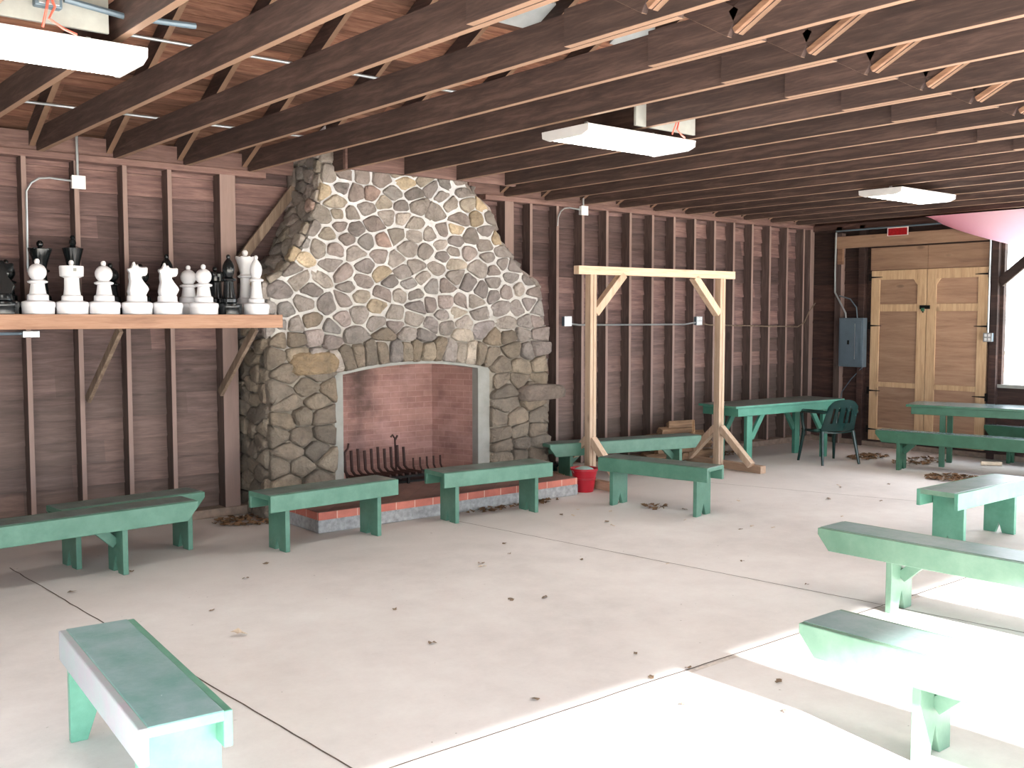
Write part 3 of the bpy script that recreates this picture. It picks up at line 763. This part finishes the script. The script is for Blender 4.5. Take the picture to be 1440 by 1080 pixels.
fb.add([(B0,BY,0),(B1,BY,0),(B1,BY,1.6),(B0,BY,1.6),(IX0,FYC+.1,0),(IX0,FYC+.1,1.6),(IX1,FYC+.1,0),(IX1,FYC+.1,1.6)], [(0,1,2,3),(4,0,3,5),(1,6,7,2),(3,2,7,5)])
fb.add([(B0,BY+.05,0),(B1,BY+.05,0),(B1,BY+.05,1.65),(B0,BY+.05,1.65)], [(0,1,2,3)])
L0('firebox_lining', fb, M['firebrick'])
# hearth slab
hx0, hx1, hy = 4.12, 7.13, 7.60
h1 = MB().box(hx0, hx1, hy, 9.0, 0, .115)
L0('hearth_base', h1, M['blackrock'], .012)
h2 = MB().box(hx0+.004, hx1-.004, hy+.003, 9.0, .112, .178)
L0('hearth_brick_edge', h2, M['edgebrick'], .004)
L0('hearth_top', MB().box(hx0+.01, hx1-.01, hy+.01, 9.0, .178, .181), M['hearthtop'])
L0('ash_bed', MB().prism([(cos(a)*rnd.uniform(.75,1)*.65, sin(a)*rnd.uniform(.75,1)*.2) for a in [i*pi/12 for i in range(24)]], 0, .02, lambda u, v, q: (5.6+u, 8.62+v, .181+q)), M['blackiron'])
# grate
gr = thing('fire_grate', 'rusty iron fire grate with upright bars inside the fireplace', 'fire grate', (5.45, 8.5, .181))
bars = []
for i in range(10):
    x = -.44 + i*.077; mb = MB()
    mb.tube([(x+.02, -.12, .10), (x, .12, .10), (x-.01, .17, .14), (x-.015, .18, .33+.012*(i % 3))], .015, 7)
    link('bar', mb, M['iron'], gr, 0, 40)
for i in range(5):
    x = .34 + i*.085; link('bar', MB().tube([(x, -.1, .08), (x, .12, .08), (x, .15, .12), (x, .155, .21)], .010, 7), M['iron'], gr, 0, 40)
for y in (-.1, .06): link('cross_rail', MB().box(-.5, .75, y, y+.02, .06, .085), M['blackiron'], gr)
for x in (-.48, .12, .72):
    for y in (-.1, .056): link('leg', MB().box(x-.012, x+.012, y, y+.024, 0, .06), M['blackiron'], gr)
link('andiron_hook', MB().tube([(-.46,.1,.06),(-.47,.15,.2),(-.5,.15,.36),(-.54,.15,.40),(-.56,.15,.36)], .012, 7).tube([(-.47,.15,.33),(-.43,.15,.37),(-.42,.15,.42)], .01, 7), M['iron'], gr, 0, 40)
link('andiron_hook', MB().tube([(.15,.18,.1),(.15,.2,.42),(.12,.2,.46),(.1,.2,.44)], .01, 7).tube([(.15,.2,.40),(.18,.2,.45)], .01, 7), M['iron'], gr, 0, 40)

# ------------------------------------------------------------------ benches
def leg_poly(W, H, nw=.045, nh=.10):
    return [(-W/2,0),(-nw,0),(0,nh),(nw,0),(W/2,0),(W/2,H),(-W/2,H)]
def short_bench(loc, rz, L, lab, ms='green_seat', mg='green', W=.285, H=.47, inset=.17, peel=None, group='green benches with square ends', lw=.262, nw=.03, nh=.09):
    r = thing('bench', lab, 'bench', loc, rz, group)
    link('seat', MB().box(-L/2, L/2, -W/2, W/2, H-.04, H), M[ms], r, .005)
    for s in (-1, 1):
        m = M[peel] if (peel and s == 1) else M[mg]
        y0, y1 = (W/2-.004, W/2+.03) if s > 0 else (-W/2-.03, -W/2+.004)
        link('skirt', MB().box(-L/2, L/2, y0, y1, H-.135, H-.003), m, r, .005)
        link('leg', MB().prism(leg_poly(lw, H-.04, nw, nh), s*(L/2-inset)-.02, s*(L/2-inset)+.02, lambda u, v, q: (q, u, v)), M[mg], r, .004)
    return r
def long_bench(loc, rz, L, lab, ms='green_long_seat', mg='green_long', W=.27, H=.47, inset=.55, group='long green benches with clipped ends', nw=.04, brace=True, lw=.262):
    r = thing('bench', lab, 'bench', loc, rz, group)
    link('seat', MB().box(-L/2, L/2, -W/2, W/2, H-.04, H), M[ms], r, .005)
    sk = [(-L/2,H-.003),(-L/2,H-.045),(-L/2+.08,H-.145),(L/2-.08,H-.145),(L/2,H-.045),(L/2,H-.003)]
    for s in (-1, 1):
        a = s*(W/2-.004); b = s*(W/2+.03)
        link('skirt', MB().prism(sk, min(a,b), max(a,b), lambda u, v, q: (u, q, v)), M[mg], r, .005)
        x = s*(L/2-inset)
        link('leg', MB().prism(leg_poly(lw, H-.04, nw, .12), x-.02, x+.02, lambda u, v, q: (q, u, v)), M[mg], r, .004)
        if brace: link('brace', MB().beam((x-s*.02, 0, H-.26), (x-s*.24, 0, H-.055), .04, .07, (0,1,0)), M[mg], r, .003)
    return r
def axis(a, b):  # centre, rotation and length from two end points
    return ((a[0]+b[0])/2, (a[1]+b[1])/2, 0), atan2(b[1]-a[1], b[0]-a[0]), sqrt((a[0]-b[0])**2+(a[1]-b[1])**2)
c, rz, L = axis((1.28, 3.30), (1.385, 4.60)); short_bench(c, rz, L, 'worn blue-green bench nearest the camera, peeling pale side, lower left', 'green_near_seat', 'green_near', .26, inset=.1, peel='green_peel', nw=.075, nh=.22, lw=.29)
c, rz, L = axis((3.43, 7.27), (4.64, 7.345)); short_bench(c, rz, L, 'green bench in front of the left end of the hearth', inset=.17)
c, rz, L = axis((5.14, 7.35), (6.34, 7.265)); short_bench(c, rz, L, 'green bench in front of the middle and right of the hearth', inset=.16)
c, rz, L = axis((7.07, 7.12), (7.30, 5.94)); short_bench(c, rz, L, 'green bench right of the hearth, side facing dark, in front of the red bucket', inset=.14, W=.26, nw=.045, nh=.105)
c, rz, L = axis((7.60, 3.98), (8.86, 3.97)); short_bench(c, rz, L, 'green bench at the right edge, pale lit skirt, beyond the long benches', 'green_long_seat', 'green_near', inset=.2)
c, rz, L = axis((.15, 7.20), (2.93, 7.42)); long_bench(c, rz, L, 'long green bench at the left edge below the chess shelf, front one', 'green_seat', 'green', inset=.55, W=.24)
c, rz, L = axis((2.05, 7.74), (3.16, 7.86)); long_bench(c, rz, L, 'short clipped-end green bench tucked behind the long one at left', 'green_seat', 'green', inset=.12, W=.24, H=.455, group=None, brace=False)
c, rz, L = axis((5.84, 3.78), (5.93, 1.25)); long_bench(c, rz, L, 'long green bench with clipped end at right, farther of the two facing ones', inset=.48)
c, rz, L = axis((3.99, 2.63), (4.01, .25)); long_bench(c, rz, L, 'long green bench in sunlight at the lower right, closest of the long ones', inset=.54, W=.28)
c, rz, L = axis((7.30, 8.34), (9.27, 7.88)); long_bench(c, rz, L, 'long green bench behind the wooden frame legs, near the back wall', 'green_seat', 'green', inset=.28, W=.24, H=.455, nw=.04)
c, rz, L = axis((11.33, 6.70), (11.75, 4.6)); long_bench(c, rz, L, 'dark green bench in front of the picnic table by the doors', 'darkgreen_top', 'darkgreen', inset=.28, W=.2)
c, rz, L = axis((12.92, 6.12), (12.95, 4.2)); long_bench(c, rz, L, 'dark bench behind the picnic table, under the window', 'darkgreen_top', 'darkgreen', inset=.3, W=.14, lw=.15)

# ------------------------------------------------------------------ tables
def table(loc, rz, L, W, H, lab, mt, mg, inset, apron=.1, ov=.06, braces=True, lw=.05):
    r = thing('table', lab, 'table', loc, rz)
    link('tabletop', MB().box(-L/2, L/2, -W/2, W/2, H-.03, H), M[mt], r, .004)
    link('apron', MB().box(-L/2+ov, L/2-ov, -W/2+.02, -W/2+.045, H-.03-apron, H-.03).box(-L/2+ov, L/2-ov, W/2-.045, W/2-.02, H-.03-apron, H-.03)
         .box(-L/2+ov, -L/2+ov+.025, -W/2+.045, W/2-.045, H-.03-apron, H-.03).box(L/2-ov-.025, L/2-ov, -W/2+.045, W/2-.045, H-.03-apron, H-.03), M[mg], r, .003)
    for sx in (-1, 1):
        for sy in (-1, 1):
            x = sx*(L/2-inset); y = sy*(W/2-.085)
            link('leg', MB().box(x-lw, x+lw, y-.025, y+.025, 0, H-.03), M[mg], r, .003)
            if braces: link('brace', MB().beam((x-sx*.05, y, H-.42), (x-sx*.3, y, H-.06), .035, .07, (0,1,0)), M[mg], r, .003)
    return r
table((10.90, 7.94, 0), R(-3.5), 2.12, .62, .76, 'green table with grey-worn top against the back wall', 'tealtable', 'tealtable', .32)
table((12.42, 5.35, 0), R(-73.5), 2.75, .62, .76, 'dark green picnic table with shiny top in front of the doors', 'darkgreen_top', 'darkgreen', .42, .09, .06, False, .032)

# ------------------------------------------------------------------ plastic chair
def plastic_chair(loc, rz):
    r = thing('plastic_chair', 'dark green plastic armchair pushed up to the table by the back wall', 'chair', loc, rz)
    w = .24
    seat = MB(); n = 8
    gv = [(-w+2*w*i/n, -.2+.44*j/n, .42-.02*sin(pi*i/n)-.015*sin(pi*j/n)) for j in range(n+1) for i in range(n+1)]
    gv2 = [(a, b, c-.014) for a, b, c in gv]; N = (n+1)**2
    fs = [(j*(n+1)+i, j*(n+1)+i+1, (j+1)*(n+1)+i+1, (j+1)*(n+1)+i) for j in range(n) for i in range(n)]
    rim = [i for i in range(n+1)] + [(j*(n+1)+n) for j in range(1, n+1)] + [n*(n+1)+i for i in range(n-1, -1, -1)] + [j*(n+1) for j in range(n-1, 0, -1)]
    fs2 = [tuple(q+N for q in f_)[::-1] for f_ in fs] + [(rim[k], rim[(k+1) % len(rim)], rim[(k+1) % len(rim)]+N, rim[k]+N) for k in range(len(rim))]
    seat.add(gv+gv2, fs+fs2); link('seat', seat, M['chairplastic'], r, 0, 50)
    # rounded back with slots
    bk = MB()
    def B(u, v): # u -1..1, v 0..1
        ww = w*(1-.12*v); return (u*ww, -.2-.12*v-.03*(1-u*u)+.03, .42+.40*v*(1-.16*u*u*u*u-.06*u*u))
    cols = [-1,-.78,-.62,-.46,-.30,-.15,0,.15,.30,.46,.62,.78,1]
    rows = [0,.12,.25,.5,.75,.88,1]
    idx = {}; vs = []
    for j, v in enumerate(rows):
        for i, u in enumerate(cols): idx[i,j] = len(vs); vs.append(B(u, v))
    M_ = len(vs); vs += [(a, b-.016, c_) for a, b, c_ in vs]
    fs = []
    for j in range(len(rows)-1):
        for i in range(len(cols)-1):
            if 2 <= j <= 3 and i in (2, 4, 7, 9): continue
            q = (idx[i,j], idx[i+1,j], idx[i+1,j+1], idx[i,j+1]); fs += [q, tuple(k+M_ for k in q)[::-1]]
    bk.add(vs, fs); o = link('backrest', bk, M['chairplastic'], r, 0, 50)
    for s in (-1, 1):
        link('armrest', MB().tube([(s*.22,-.27,.66),(s*.27,-.2,.665),(s*.29,0,.66),(s*.285,.14,.655),(s*.265,.2,.62),(s*.25,.2,.5),(s*.235,.19,.41)], [.018,.022,.024,.024,.02,.018,.018], 8), M['chairplastic'], r, 0, 60)
        for fy, ty, rr in ((.2, .26, .022), (-.19, -.27, .022)):
            link('leg', MB().tube([(s*.225, fy, .415), (s*.245, (fy+ty)/2, .2), (s*.265, ty, 0)], [.026, .021, .016], 8), M['chairplastic'], r, 0, 60)
plastic_chair((11.22, 7.33, 0), R(-22))

# ------------------------------------------------------------------ wooden frame
fr = thing('wooden_frame', 'tall free-standing frame of fresh pine beams with braced feet', 'wooden frame', (8.705, 7.94, 0), R(-3.2))
def fl(n, mb, m='pine'): return link(n, mb, M[m], fr, .004)
fl('top_beam', MB().box(-1.235, 1.24, -.045, .045, 2.30, 2.39), 'pinex')
for s in (-1, 1):
    x = s*1.025
    fl('post', MB().box(x-.045, x-.003, -.045, .045, .0, 2.30).box(x+.003, x+.045, -.045, .045, 0, 2.30))
    fl('corner_brace', MB().beam((x-s*.045, 0, 1.88), (x-s*.46, 0, 2.31), .09, .085, (0,1,0)))
    fl('foot', MB().box(x-.14 if s < 0 else x+.047, x-.047 if s < 0 else x+.14, -.62, .58, 0, .09), 'piney')
    for t in (-1, 1):
        fl('foot_brace', MB().beam((x+s*.0, t*.04, .50), (x+s*.02, t*.50, .09), .075, .08, (1,0,0)))

# ------------------------------------------------------------------ bucket
bk = thing('bucket', 'red plastic bucket with a pale rag beside the hearth', 'bucket', (7.33, 7.72, 0))
outer = [(.095,0),(.1,.01),(.118,.13),(.125,.135),(.125,.15),(.12,.152),(.137,.225),(.15,.23),(.15,.25),(.142,.25),(.132,.24),(.11,.12),(.09,.02)]
link('bucket_body', MB().lathe(outer, 36), M['red'], bk, 0, 40)
link('handle', MB().tube([(.15*cos(a), .02, .235+.0-.06*sin(a)) for a in [pi*i/12 for i in range(13)]], .004, 6), M['metal'], bk, 0, 40)
rg = MB(); rg.lathe([(.10,.16),(.12,.215),(.09,.245),(.05,.262),(.0,.25)], 14)
tag(link('rag', rg, M['ash'], None, 0, True, (7.33, 7.72, .0)), 'pale crumpled rag filling the top of the red bucket', 'rag')

# ------------------------------------------------------------------ firewood
rl = random.Random(9)
lg = [((9.05,8.45,.10),1.0,.055),((9.15,8.6,.11),.9,.06),((9.2,8.42,.2),.8,.055),((9.3,8.6,.22),.8,.06),((9.12,8.5,.31),.75,.055),((9.5,8.55,.34),.7,.055),((9.35,8.5,.42),.6,.055),((9.6,8.62,.44),.5,.05),((9.25,8.64,.33),.6,.05),((9.62,8.4,.1),.7,.06),((9.75,8.5,.21),.6,.055),((9.7,8.6,.33),.55,.055),((9.5,8.5,.5),.4,.05)]
for k, (p, L, r_) in enumerate(lg):
    o = thing('firewood_log', 'split brown log in the firewood pile behind the long bench', 'firewood', p, rl.uniform(-.35,.35), 'split firewood logs by the back wall')
    n = rl.choice([3,4,5]); poly = [(r_*cos(2*pi*i/n+rl.uniform(-.3,.3))*rl.uniform(.9,1.2), r_*sin(2*pi*i/n+rl.uniform(-.3,.3))*rl.uniform(.9,1.2)) for i in range(n)]
    link('bark', MB().prism(poly, 0, L*.85, lambda u, v, q: (q, u, v)), M['log'], o, .006)
    link('cut_end', MB().prism([(a*.96, b*.96) for a, b in poly], L*.85, L*.85+.004, lambda u, v, q: (q, u, v)), M['logend'], o)
w_ = thing('firewood_log', 'pale upright wood wedge leaning on the firewood pile', 'firewood', (9.92, 8.42, .40), .5)
link('wedge', MB().prism([(-.06,-.1),(.08,-.12),(-.01,.14)], 0, .05, lambda u, v, q: (u, q, v)), M['logend'], w_, .004)
tag(link('black_bag', MB().lathe([(.10,0),(.16,.04),(.15,.12),(.08,.17),(.02,.18)], 14), M['chairplastic'], None, 0, True, (7.75, 8.62, 0)), 'dark lump behind the long bench by the back wall', 'bag')

# ------------------------------------------------------------------ chess shelf
sh = thing('wall_shelf', 'long wooden shelf on diagonal brackets holding the giant chess pieces', 'shelf', (1.4, 8.6, 1.80))
SZ = 1.858
link('shelf_board', MB().box(-3.0, 2.75, -.28, .27, .028, .058), M['brace'], sh, .003)
link('front_board', MB().box(-3.0, 2.76, -.32, -.28, -.058, .058), M['shelf'], sh, .004)
for x in (-2.4, -.6, 1.27, 2.44):
    link('bracket', MB().beam((x+.08, -.27, -.06), (x-.03, .25, -.66), .035, .075, (1,0,0)), M['brace'], sh, .003)
ol_ = thing('electrical_outlet', 'small metal outlet box under the left end of the shelf', 'outlet', (2.08, 8.32, 1.705))
link('box_body', MB().box(-.06, .06, 0, .06, -.025, .025), M['metal'], ol_, .004)
link('socket', MB().box(-.05, -.01, -.004, 0, -.018, .018).box(.01, .05, -.004, 0, -.018, .018), M['whitepl'], ol_, .002)
conduit('conduit_pipe', [(-1.4, 8.35, 1.71), (2.02, 8.35, 1.71)], 'thin blue-grey conduit under the left part of the shelf', .012, 'panelgrey')

def prof_base(r):  # shared two-step base
    return [(r*.93,0),(r*.96,.004),(r*.97,.05),(r*1.0,.056),(r*1.02,.075),(r*.98,.095),(r*.80,.103)]
def ball(r, zc, n=8, a0=-1.2, a1=1.35):
    return [(r*cos(a0+(a1-a0)*i/n), zc+r*sin(a0+(a1-a0)*i/n)) for i in range(n+1)]
def knob(zc, r=.02): return [(.010, zc-r*1.3), (r, zc-.4*r), (r, zc+.4*r), (r*.5, zc+r), (.002, zc+r*1.05)]
BR = .122
def pawn_parts():
    return prof_base(BR)+[(.079,.108),(.078,.145),(.072,.152),(.062,.158),(.056,.195),(.05,.235)], [(.05,.235),(.072,.243),(.075,.255),(.06,.262),(.045,.268)]+ball(.068,.325), knob(.408)
def rook_parts():
    return prof_base(BR)+[(.08,.108),(.079,.14),(.073,.148),(.064,.153),(.058,.20),(.055,.285)], [(.055,.285),(.07,.292),(.088,.30),(.09,.33),(.091,.372),(.088,.38),(.04,.383)], knob(.405)
def bishop_parts(h=.5):
    s = h/.5
    return prof_base(.112)+[(.07,.108),(.07,.135),(.064,.142),(.056,.147),(.048,.20),(.041,.29)], [(.041,.29),(.062,.297),(.066,.31),(.05,.318),(.036,.33),(.048,.36),(.053,.395),(.048,.43),(.034,.46),(.018,.482),(.012,.488)], knob(.505,.018)
def king_parts():
    return prof_base(.118)+[(.078,.108),(.076,.14),(.07,.148),(.058,.155),(.05,.24),(.046,.34)], [(.046,.34),(.066,.348),(.07,.36),(.052,.37),(.046,.385),(.05,.40),(.06,.45),(.078,.52),(.082,.535),(.05,.545),(.03,.555)], [(.012,.55),(.028,.575),(.024,.60),(.012,.61),(.02,.625),(.012,.64),(.002,.642)]
def queen_parts():
    return prof_base(.118)+[(.078,.108),(.076,.14),(.07,.148),(.058,.155),(.05,.24),(.046,.33)], [(.046,.33),(.066,.338),(.07,.35),(.052,.36),(.046,.372),(.052,.40),(.066,.45),(.088,.51),(.088,.52),(.05,.525),(.03,.53)], knob(.56,.026)
def chess(kind, col, x, y, lab, rz=0, grp=None):
    r = thing('chess_'+kind, lab, 'chess piece', (x, y, SZ), rz, grp or (col+' giant chess pieces'))
    m = M[col]
    if kind == 'knight':
        link('base', MB().lathe(prof_base(BR)+[(.08,.108),(.079,.145),(.075,.155)], 36), m, r, 0, 40)
        # head silhouette (x forward)
        P = [(-.066,.155),(-.075,.185),(-.066,.23),(-.058,.27),(-.062,.31),(-.060,.345),(-.072,.362),(-.070,.375),(-.045,.385),(-.035,.405),(.01,.41),(.02,.392),(.04,.388),(.075,.392),(.088,.382),(.086,.345),(.075,.325),(.055,.322),(.040,.33),(.034,.30),(.052,.27),(.082,.228),(.092,.205),(.078,.175),(.066,.155)]
        hd = MB(); n = len(P)
        def ring(w, sc):
            cx, cz = 0.0, .27
            return [(cx+(px-cx)*sc, w, cz+(pz-cz)*sc if pz > .16 else pz) for px, pz in P]
        def wd(pz): return .062 if pz < .24 else (.05 if pz < .33 else .038)
        lay = []
        for k, (fw, sc) in enumerate(((-1,.82),(-.78,.95),(-.3,1),(.3,1),(.78,.95),(1,.82))):
            lay.append([(q[0], fw*wd(p[1]), q[2]) for q, p in zip(ring(0, sc), P)])
        vs = [q for l_ in lay for q in l_]
        fs = [tuple(range(n))[::-1], tuple(5*n+k for k in range(n))] + [(i*n+k, i*n+(k+1) % n, (i+1)*n+(k+1) % n, (i+1)*n+k) for i in range(5) for k in range(n)]
        hd.add(vs, fs); link('horse_head', hd, m, r, .004, 40)
        e = MB()
        for s in (-1, 1):
            e.lathe([(.012,.388),(.014,.40),(.006,.425),(.001,.43)], 8, (-.02, s*.02, 0))
        link('ear', e, m, r, 0, 40)
        return r
    a, b, c_ = {'pawn': pawn_parts, 'rook': rook_parts, 'bishop': bishop_parts, 'king': king_parts, 'queen': queen_parts}[kind]()
    link('base', MB().lathe(a, 40), m, r, 0, 35)
    link('head', MB().lathe(b, 40), m, r, 0, 35)
    link('finial', MB().lathe(c_, 20), m, r, 0, 40)
    if kind == 'queen':
        for k in range(8):
            a_ = 2*pi*k/8; link('crown_point', MB().box(.078*cos(a_)-.012, .078*cos(a_)+.012, .078*sin(a_)-.012, .078*sin(a_)+.012, .515, .528), m, r, .004)
    if kind == 'rook':
        link('crown_notch', MB().box(-.012, .012, -.0935, -.085, .335, .36), M['greyboard'], r)
    return r
FR, BK = 8.415, 8.69
chess('knight', 'black', 1.902, FR, 'black chess knight at the far left end of the shelf', 0)
chess('pawn', 'white', 2.159, FR, 'white chess pawn in front, leftmost white piece on the shelf')
chess('rook', 'white', 2.412, FR, 'white chess rook with flat round top, beside the leftmost white pawn')
chess('pawn', 'white', 2.659, FR, 'white chess pawn between the white rook and the white knights')
chess('knight', 'white', 2.921, FR, 'white chess knight, left one of the adjacent pair', -.15)
chess('knight', 'white', 3.175, FR, 'white chess knight, right one of the adjacent pair', -.2)
chess('pawn', 'white', 3.49, FR-.0, 'white chess pawn in front of the shaded white pawn, right of the knights')
chess('pawn', 'white', 3.455, 8.66, 'shaded white chess pawn half hidden behind another white pawn')
chess('bishop', 'white', 3.975, FR, 'white chess bishop at the right end of the shelf, in front')
chess('queen', 'white', 4.0, BK, 'tall white chess queen behind the white bishop at the right end')
chess('bishop', 'black', 3.735, FR+.04, 'black chess bishop left of the white bishop at the right end')
chess('bishop', 'black', 3.20+.02, BK+.06, 'black chess bishop at the back, behind the half-hidden white pawn') if False else chess('bishop', 'black', 3.30, BK+.06, 'black chess bishop at the back, right of the second white knight')
chess('queen', 'black', 2.25, BK-.02, 'black chess queen with flared crown behind the leftmost white pawn')
chess('king', 'black', 2.50, BK-.02, 'black chess king, tallest piece, behind the white rook')
for x, lab in ((2.80, 'black chess pawn in shade behind, left of the first white knight'), (3.05, 'black chess pawn in shade behind, between the two white knights'), (3.71, 'black chess rook in shade behind the black bishop'), (2.0, 'black chess pawn in shade behind the black knight')):
    chess('rook' if 'rook' in lab else 'pawn', 'black', x, BK, lab)

# ------------------------------------------------------------------ leaves and litter
def leaf(x, y, mat, s=1, lab='dry curled leaf lying on the concrete floor', z=.0, rr=random.Random(21)):
    mb = MB(); n = 9; a0 = rr.uniform(0, 6.28); L = rr.uniform(.035,.06)*s; vs = [(0,0,.012*s)]
    for k in range(n):
        a = 2*pi*k/n; r_ = L*(.45+.55*abs(cos(a)))*rr.uniform(.8,1.15); vs.append((r_*cos(a+a0), r_*sin(a+a0)*.8, abs(rr.uniform(0,.025))*s))
    mb.add(vs, [(0, k+1, (k+1) % n+1) for k in range(n)])
    o = link('dry_leaf', mb, M[mat]); o.location = (x, y, z+.003)
    return tag(o, lab, 'leaf', 'dry leaves scattered on the concrete floor')
for x, y, m in [(6.26,6.90,'leaf'),(6.32,6.80,'leafpale'),(6.55,6.98,'leafpale'),(6.72,6.72,'leafpale'),(6.36,6.4,'leaf'),(6.28,6.25,'leafpale'),(4.55,5.9,'leaf'),(4.5,5.82,'leafpale'),
                (6.95,6.0,'leafpale'),(7.2,5.45,'leafpale'),(7.3,5.3,'leafpale'),(7.0,5.42,'leaf'),(7.35,6.35,'leaf'),(7.5,6.3,'leaf'),(8.1,6.3,'leafpale'),(9.7,6.2,'leafpale'),(9.62,6.12,'leaf'),(10.2,5.9,'leaf'),(8.9,5.8,'leaf'),
                (8.2,5.2,'leafpale'),(9.2,5.4,'leaf'),(5.9,4.0,'leaf'),(4.1,5.0,'leaf'),(3.1,3.6,'leaf'),(3.95,3.75,'leaf'),(4.0,3.42,'leaf'),(3.75,3.45,'leaf'),(6.55,3.4,'leafpale'),(3.6,3.1,'leaf'),(2.5,6.0,'leaf'),(2.45,7.3,'leaf'),(1.95,7.0,'leaf'),
                (5.1,6.3,'leaf'),(5.2,5.5,'leaf'),(3.4,5.3,'leaf'),(3.2,4.6,'leaf'),(4.3,4.9,'leaf'),(4.9,6.0,'leaf'),(5.6,5.0,'leafpale'),(6.1,4.7,'leaf'),(3.0,6.6,'leaf'),(3.3,6.9,'leaf'),(4.2,3.0,'leaf'),(3.9,2.75,'leaf')]:
    leaf(x, y, m, .55)
lf = leaf(2.42, 5.42, 'leafpale', 1.5); lf['label'] = 'larger pale leaf alone on the floor between left benches'; del lf['group']
def litter(cx, cy, rx, ry, n, lab, seed):
    rr = random.Random(seed); mb = MB()
    for _ in range(n):
        a, q = rr.uniform(0, 6.28), sqrt(rr.random()); x, y = cx+rx*q*cos(a), cy+ry*q*sin(a); s = rr.uniform(.015,.04); t = rr.uniform(0, 6.28)
        p = [(x+s*cos(t+k*1.57+rr.uniform(-.3,.3)), y+s*sin(t+k*1.57), rr.uniform(.003,.035)) for k in range(4)]
        mb.add(p, [(0,1,2,3)])
    return tag(link('leaf_litter', mb, M['litter']), lab, 'leaf litter', None, 'stuff')
litter(12.0, 7.25, .35, .2, 130, 'drift of dead leaves on the floor near the plastic chair', 1)
litter(12.15, 6.6, .5, .25, 120, 'drift of dead leaves behind the dark picnic bench leg', 4)
litter(11.15, 5.65, .3, .3, 170, 'drift of dead leaves in front of the dark picnic bench', 2)
litter(3.9, 8.5, .3, .25, 120, 'dark debris in the corner left of the fireplace', 3)
litter(7.2, 6.6, .12, .12, 26, 'small heap of debris under the bench right of the hearth', 5)
litter(6.2, 7.5, .6, .07, 80, 'dark grit along the front of the hearth', 6)
litter(10.3, 8.6, .9, .15, 120, 'dry debris along the wall under the green table', 8)
tag(link('paper_roll', MB().tube([(12.55,5.75,.03),(12.42,5.95,.03)], .025, 10), M['leafpale'], None, 0, 40), 'pale crumpled scrap on the floor under the picnic table', 'scrap')

# shrub outside the window
sb = MB(); rr = random.Random(4)
for _ in range(260):
    x, y, z = 17+rr.gauss(0,.5), 7.0+rr.gauss(0,.6), abs(rr.gauss(.6,.45)); s = .05
    sb.add([(x,y-s,z),(x+s*rr.uniform(-1,1),y,z+s),(x,y+s,z),(x,y,z-s)], [(0,1,2,3)])
tag(link('shrub', sb, M['grass']), 'washed-out shrub outside the window opening', 'shrub')

# ------------------------------------------------------------------ light
w = bpy.data.worlds.new('sky'); bpy.context.scene.world = w; w.use_nodes = True
nt = w.node_tree; bg = nt.nodes['Background']
bg.inputs[0].default_value = (.86, .93, 1.0, 1); bg.inputs[1].default_value = 8.2
sun = bpy.data.lights.new('sun', 'SUN'); sun.energy = 60; sun.angle = R(1.6); sun.color = (1, .98, .95)
so = bpy.data.objects.new('sun', sun); C.objects.link(so)
el = R(22.0); az = R(10)   # light travels toward +y, turned a little to +x
d = V((sin(az)*cos(el), cos(az)*cos(el), -sin(el)))
so.rotation_euler = d.to_track_quat('-Z', 'Y').to_euler(); so.location = (5, -8, 6)
for nme, loc, rot, sx, sy in (('portal_front', (5.7, FY-.12, 1.2), (R(90),0,0), 15, 2.4), ('portal_left', (X0-.08, 1.1, 1.1), (R(90),0,R(-90)), 6.0, 2.4)):
    a = bpy.data.lights.new(nme, 'AREA'); a.shape = 'RECTANGLE'; a.size = sx; a.size_y = sy; a.cycles.is_portal = True
    o = bpy.data.objects.new(nme, a); C.objects.link(o); o.location = loc; o.rotation_euler = rot

# ------------------------------------------------------------------ camera
cam = bpy.data.cameras.new('camera'); co = bpy.data.objects.new('camera', cam); C.objects.link(co)
cam.sensor_width = 36; cam.lens = 1424/1440*36; cam.clip_start = .05
co.location = (0, 0, 1.83); co.rotation_euler = (pi/2 - math.atan(93/1424), 0, -R(39.4))
sc = bpy.context.scene; sc.camera = co
sc.view_settings.view_transform = 'Standard'; sc.view_settings.look = 'None'; sc.view_settings.exposure = .15; sc.view_settings.gamma = 1
sc.cycles.max_bounces = 8; sc.cycles.diffuse_bounces = 5; sc.cycles.use_denoising = True
sc.cycles.sample_clamp_indirect = 8
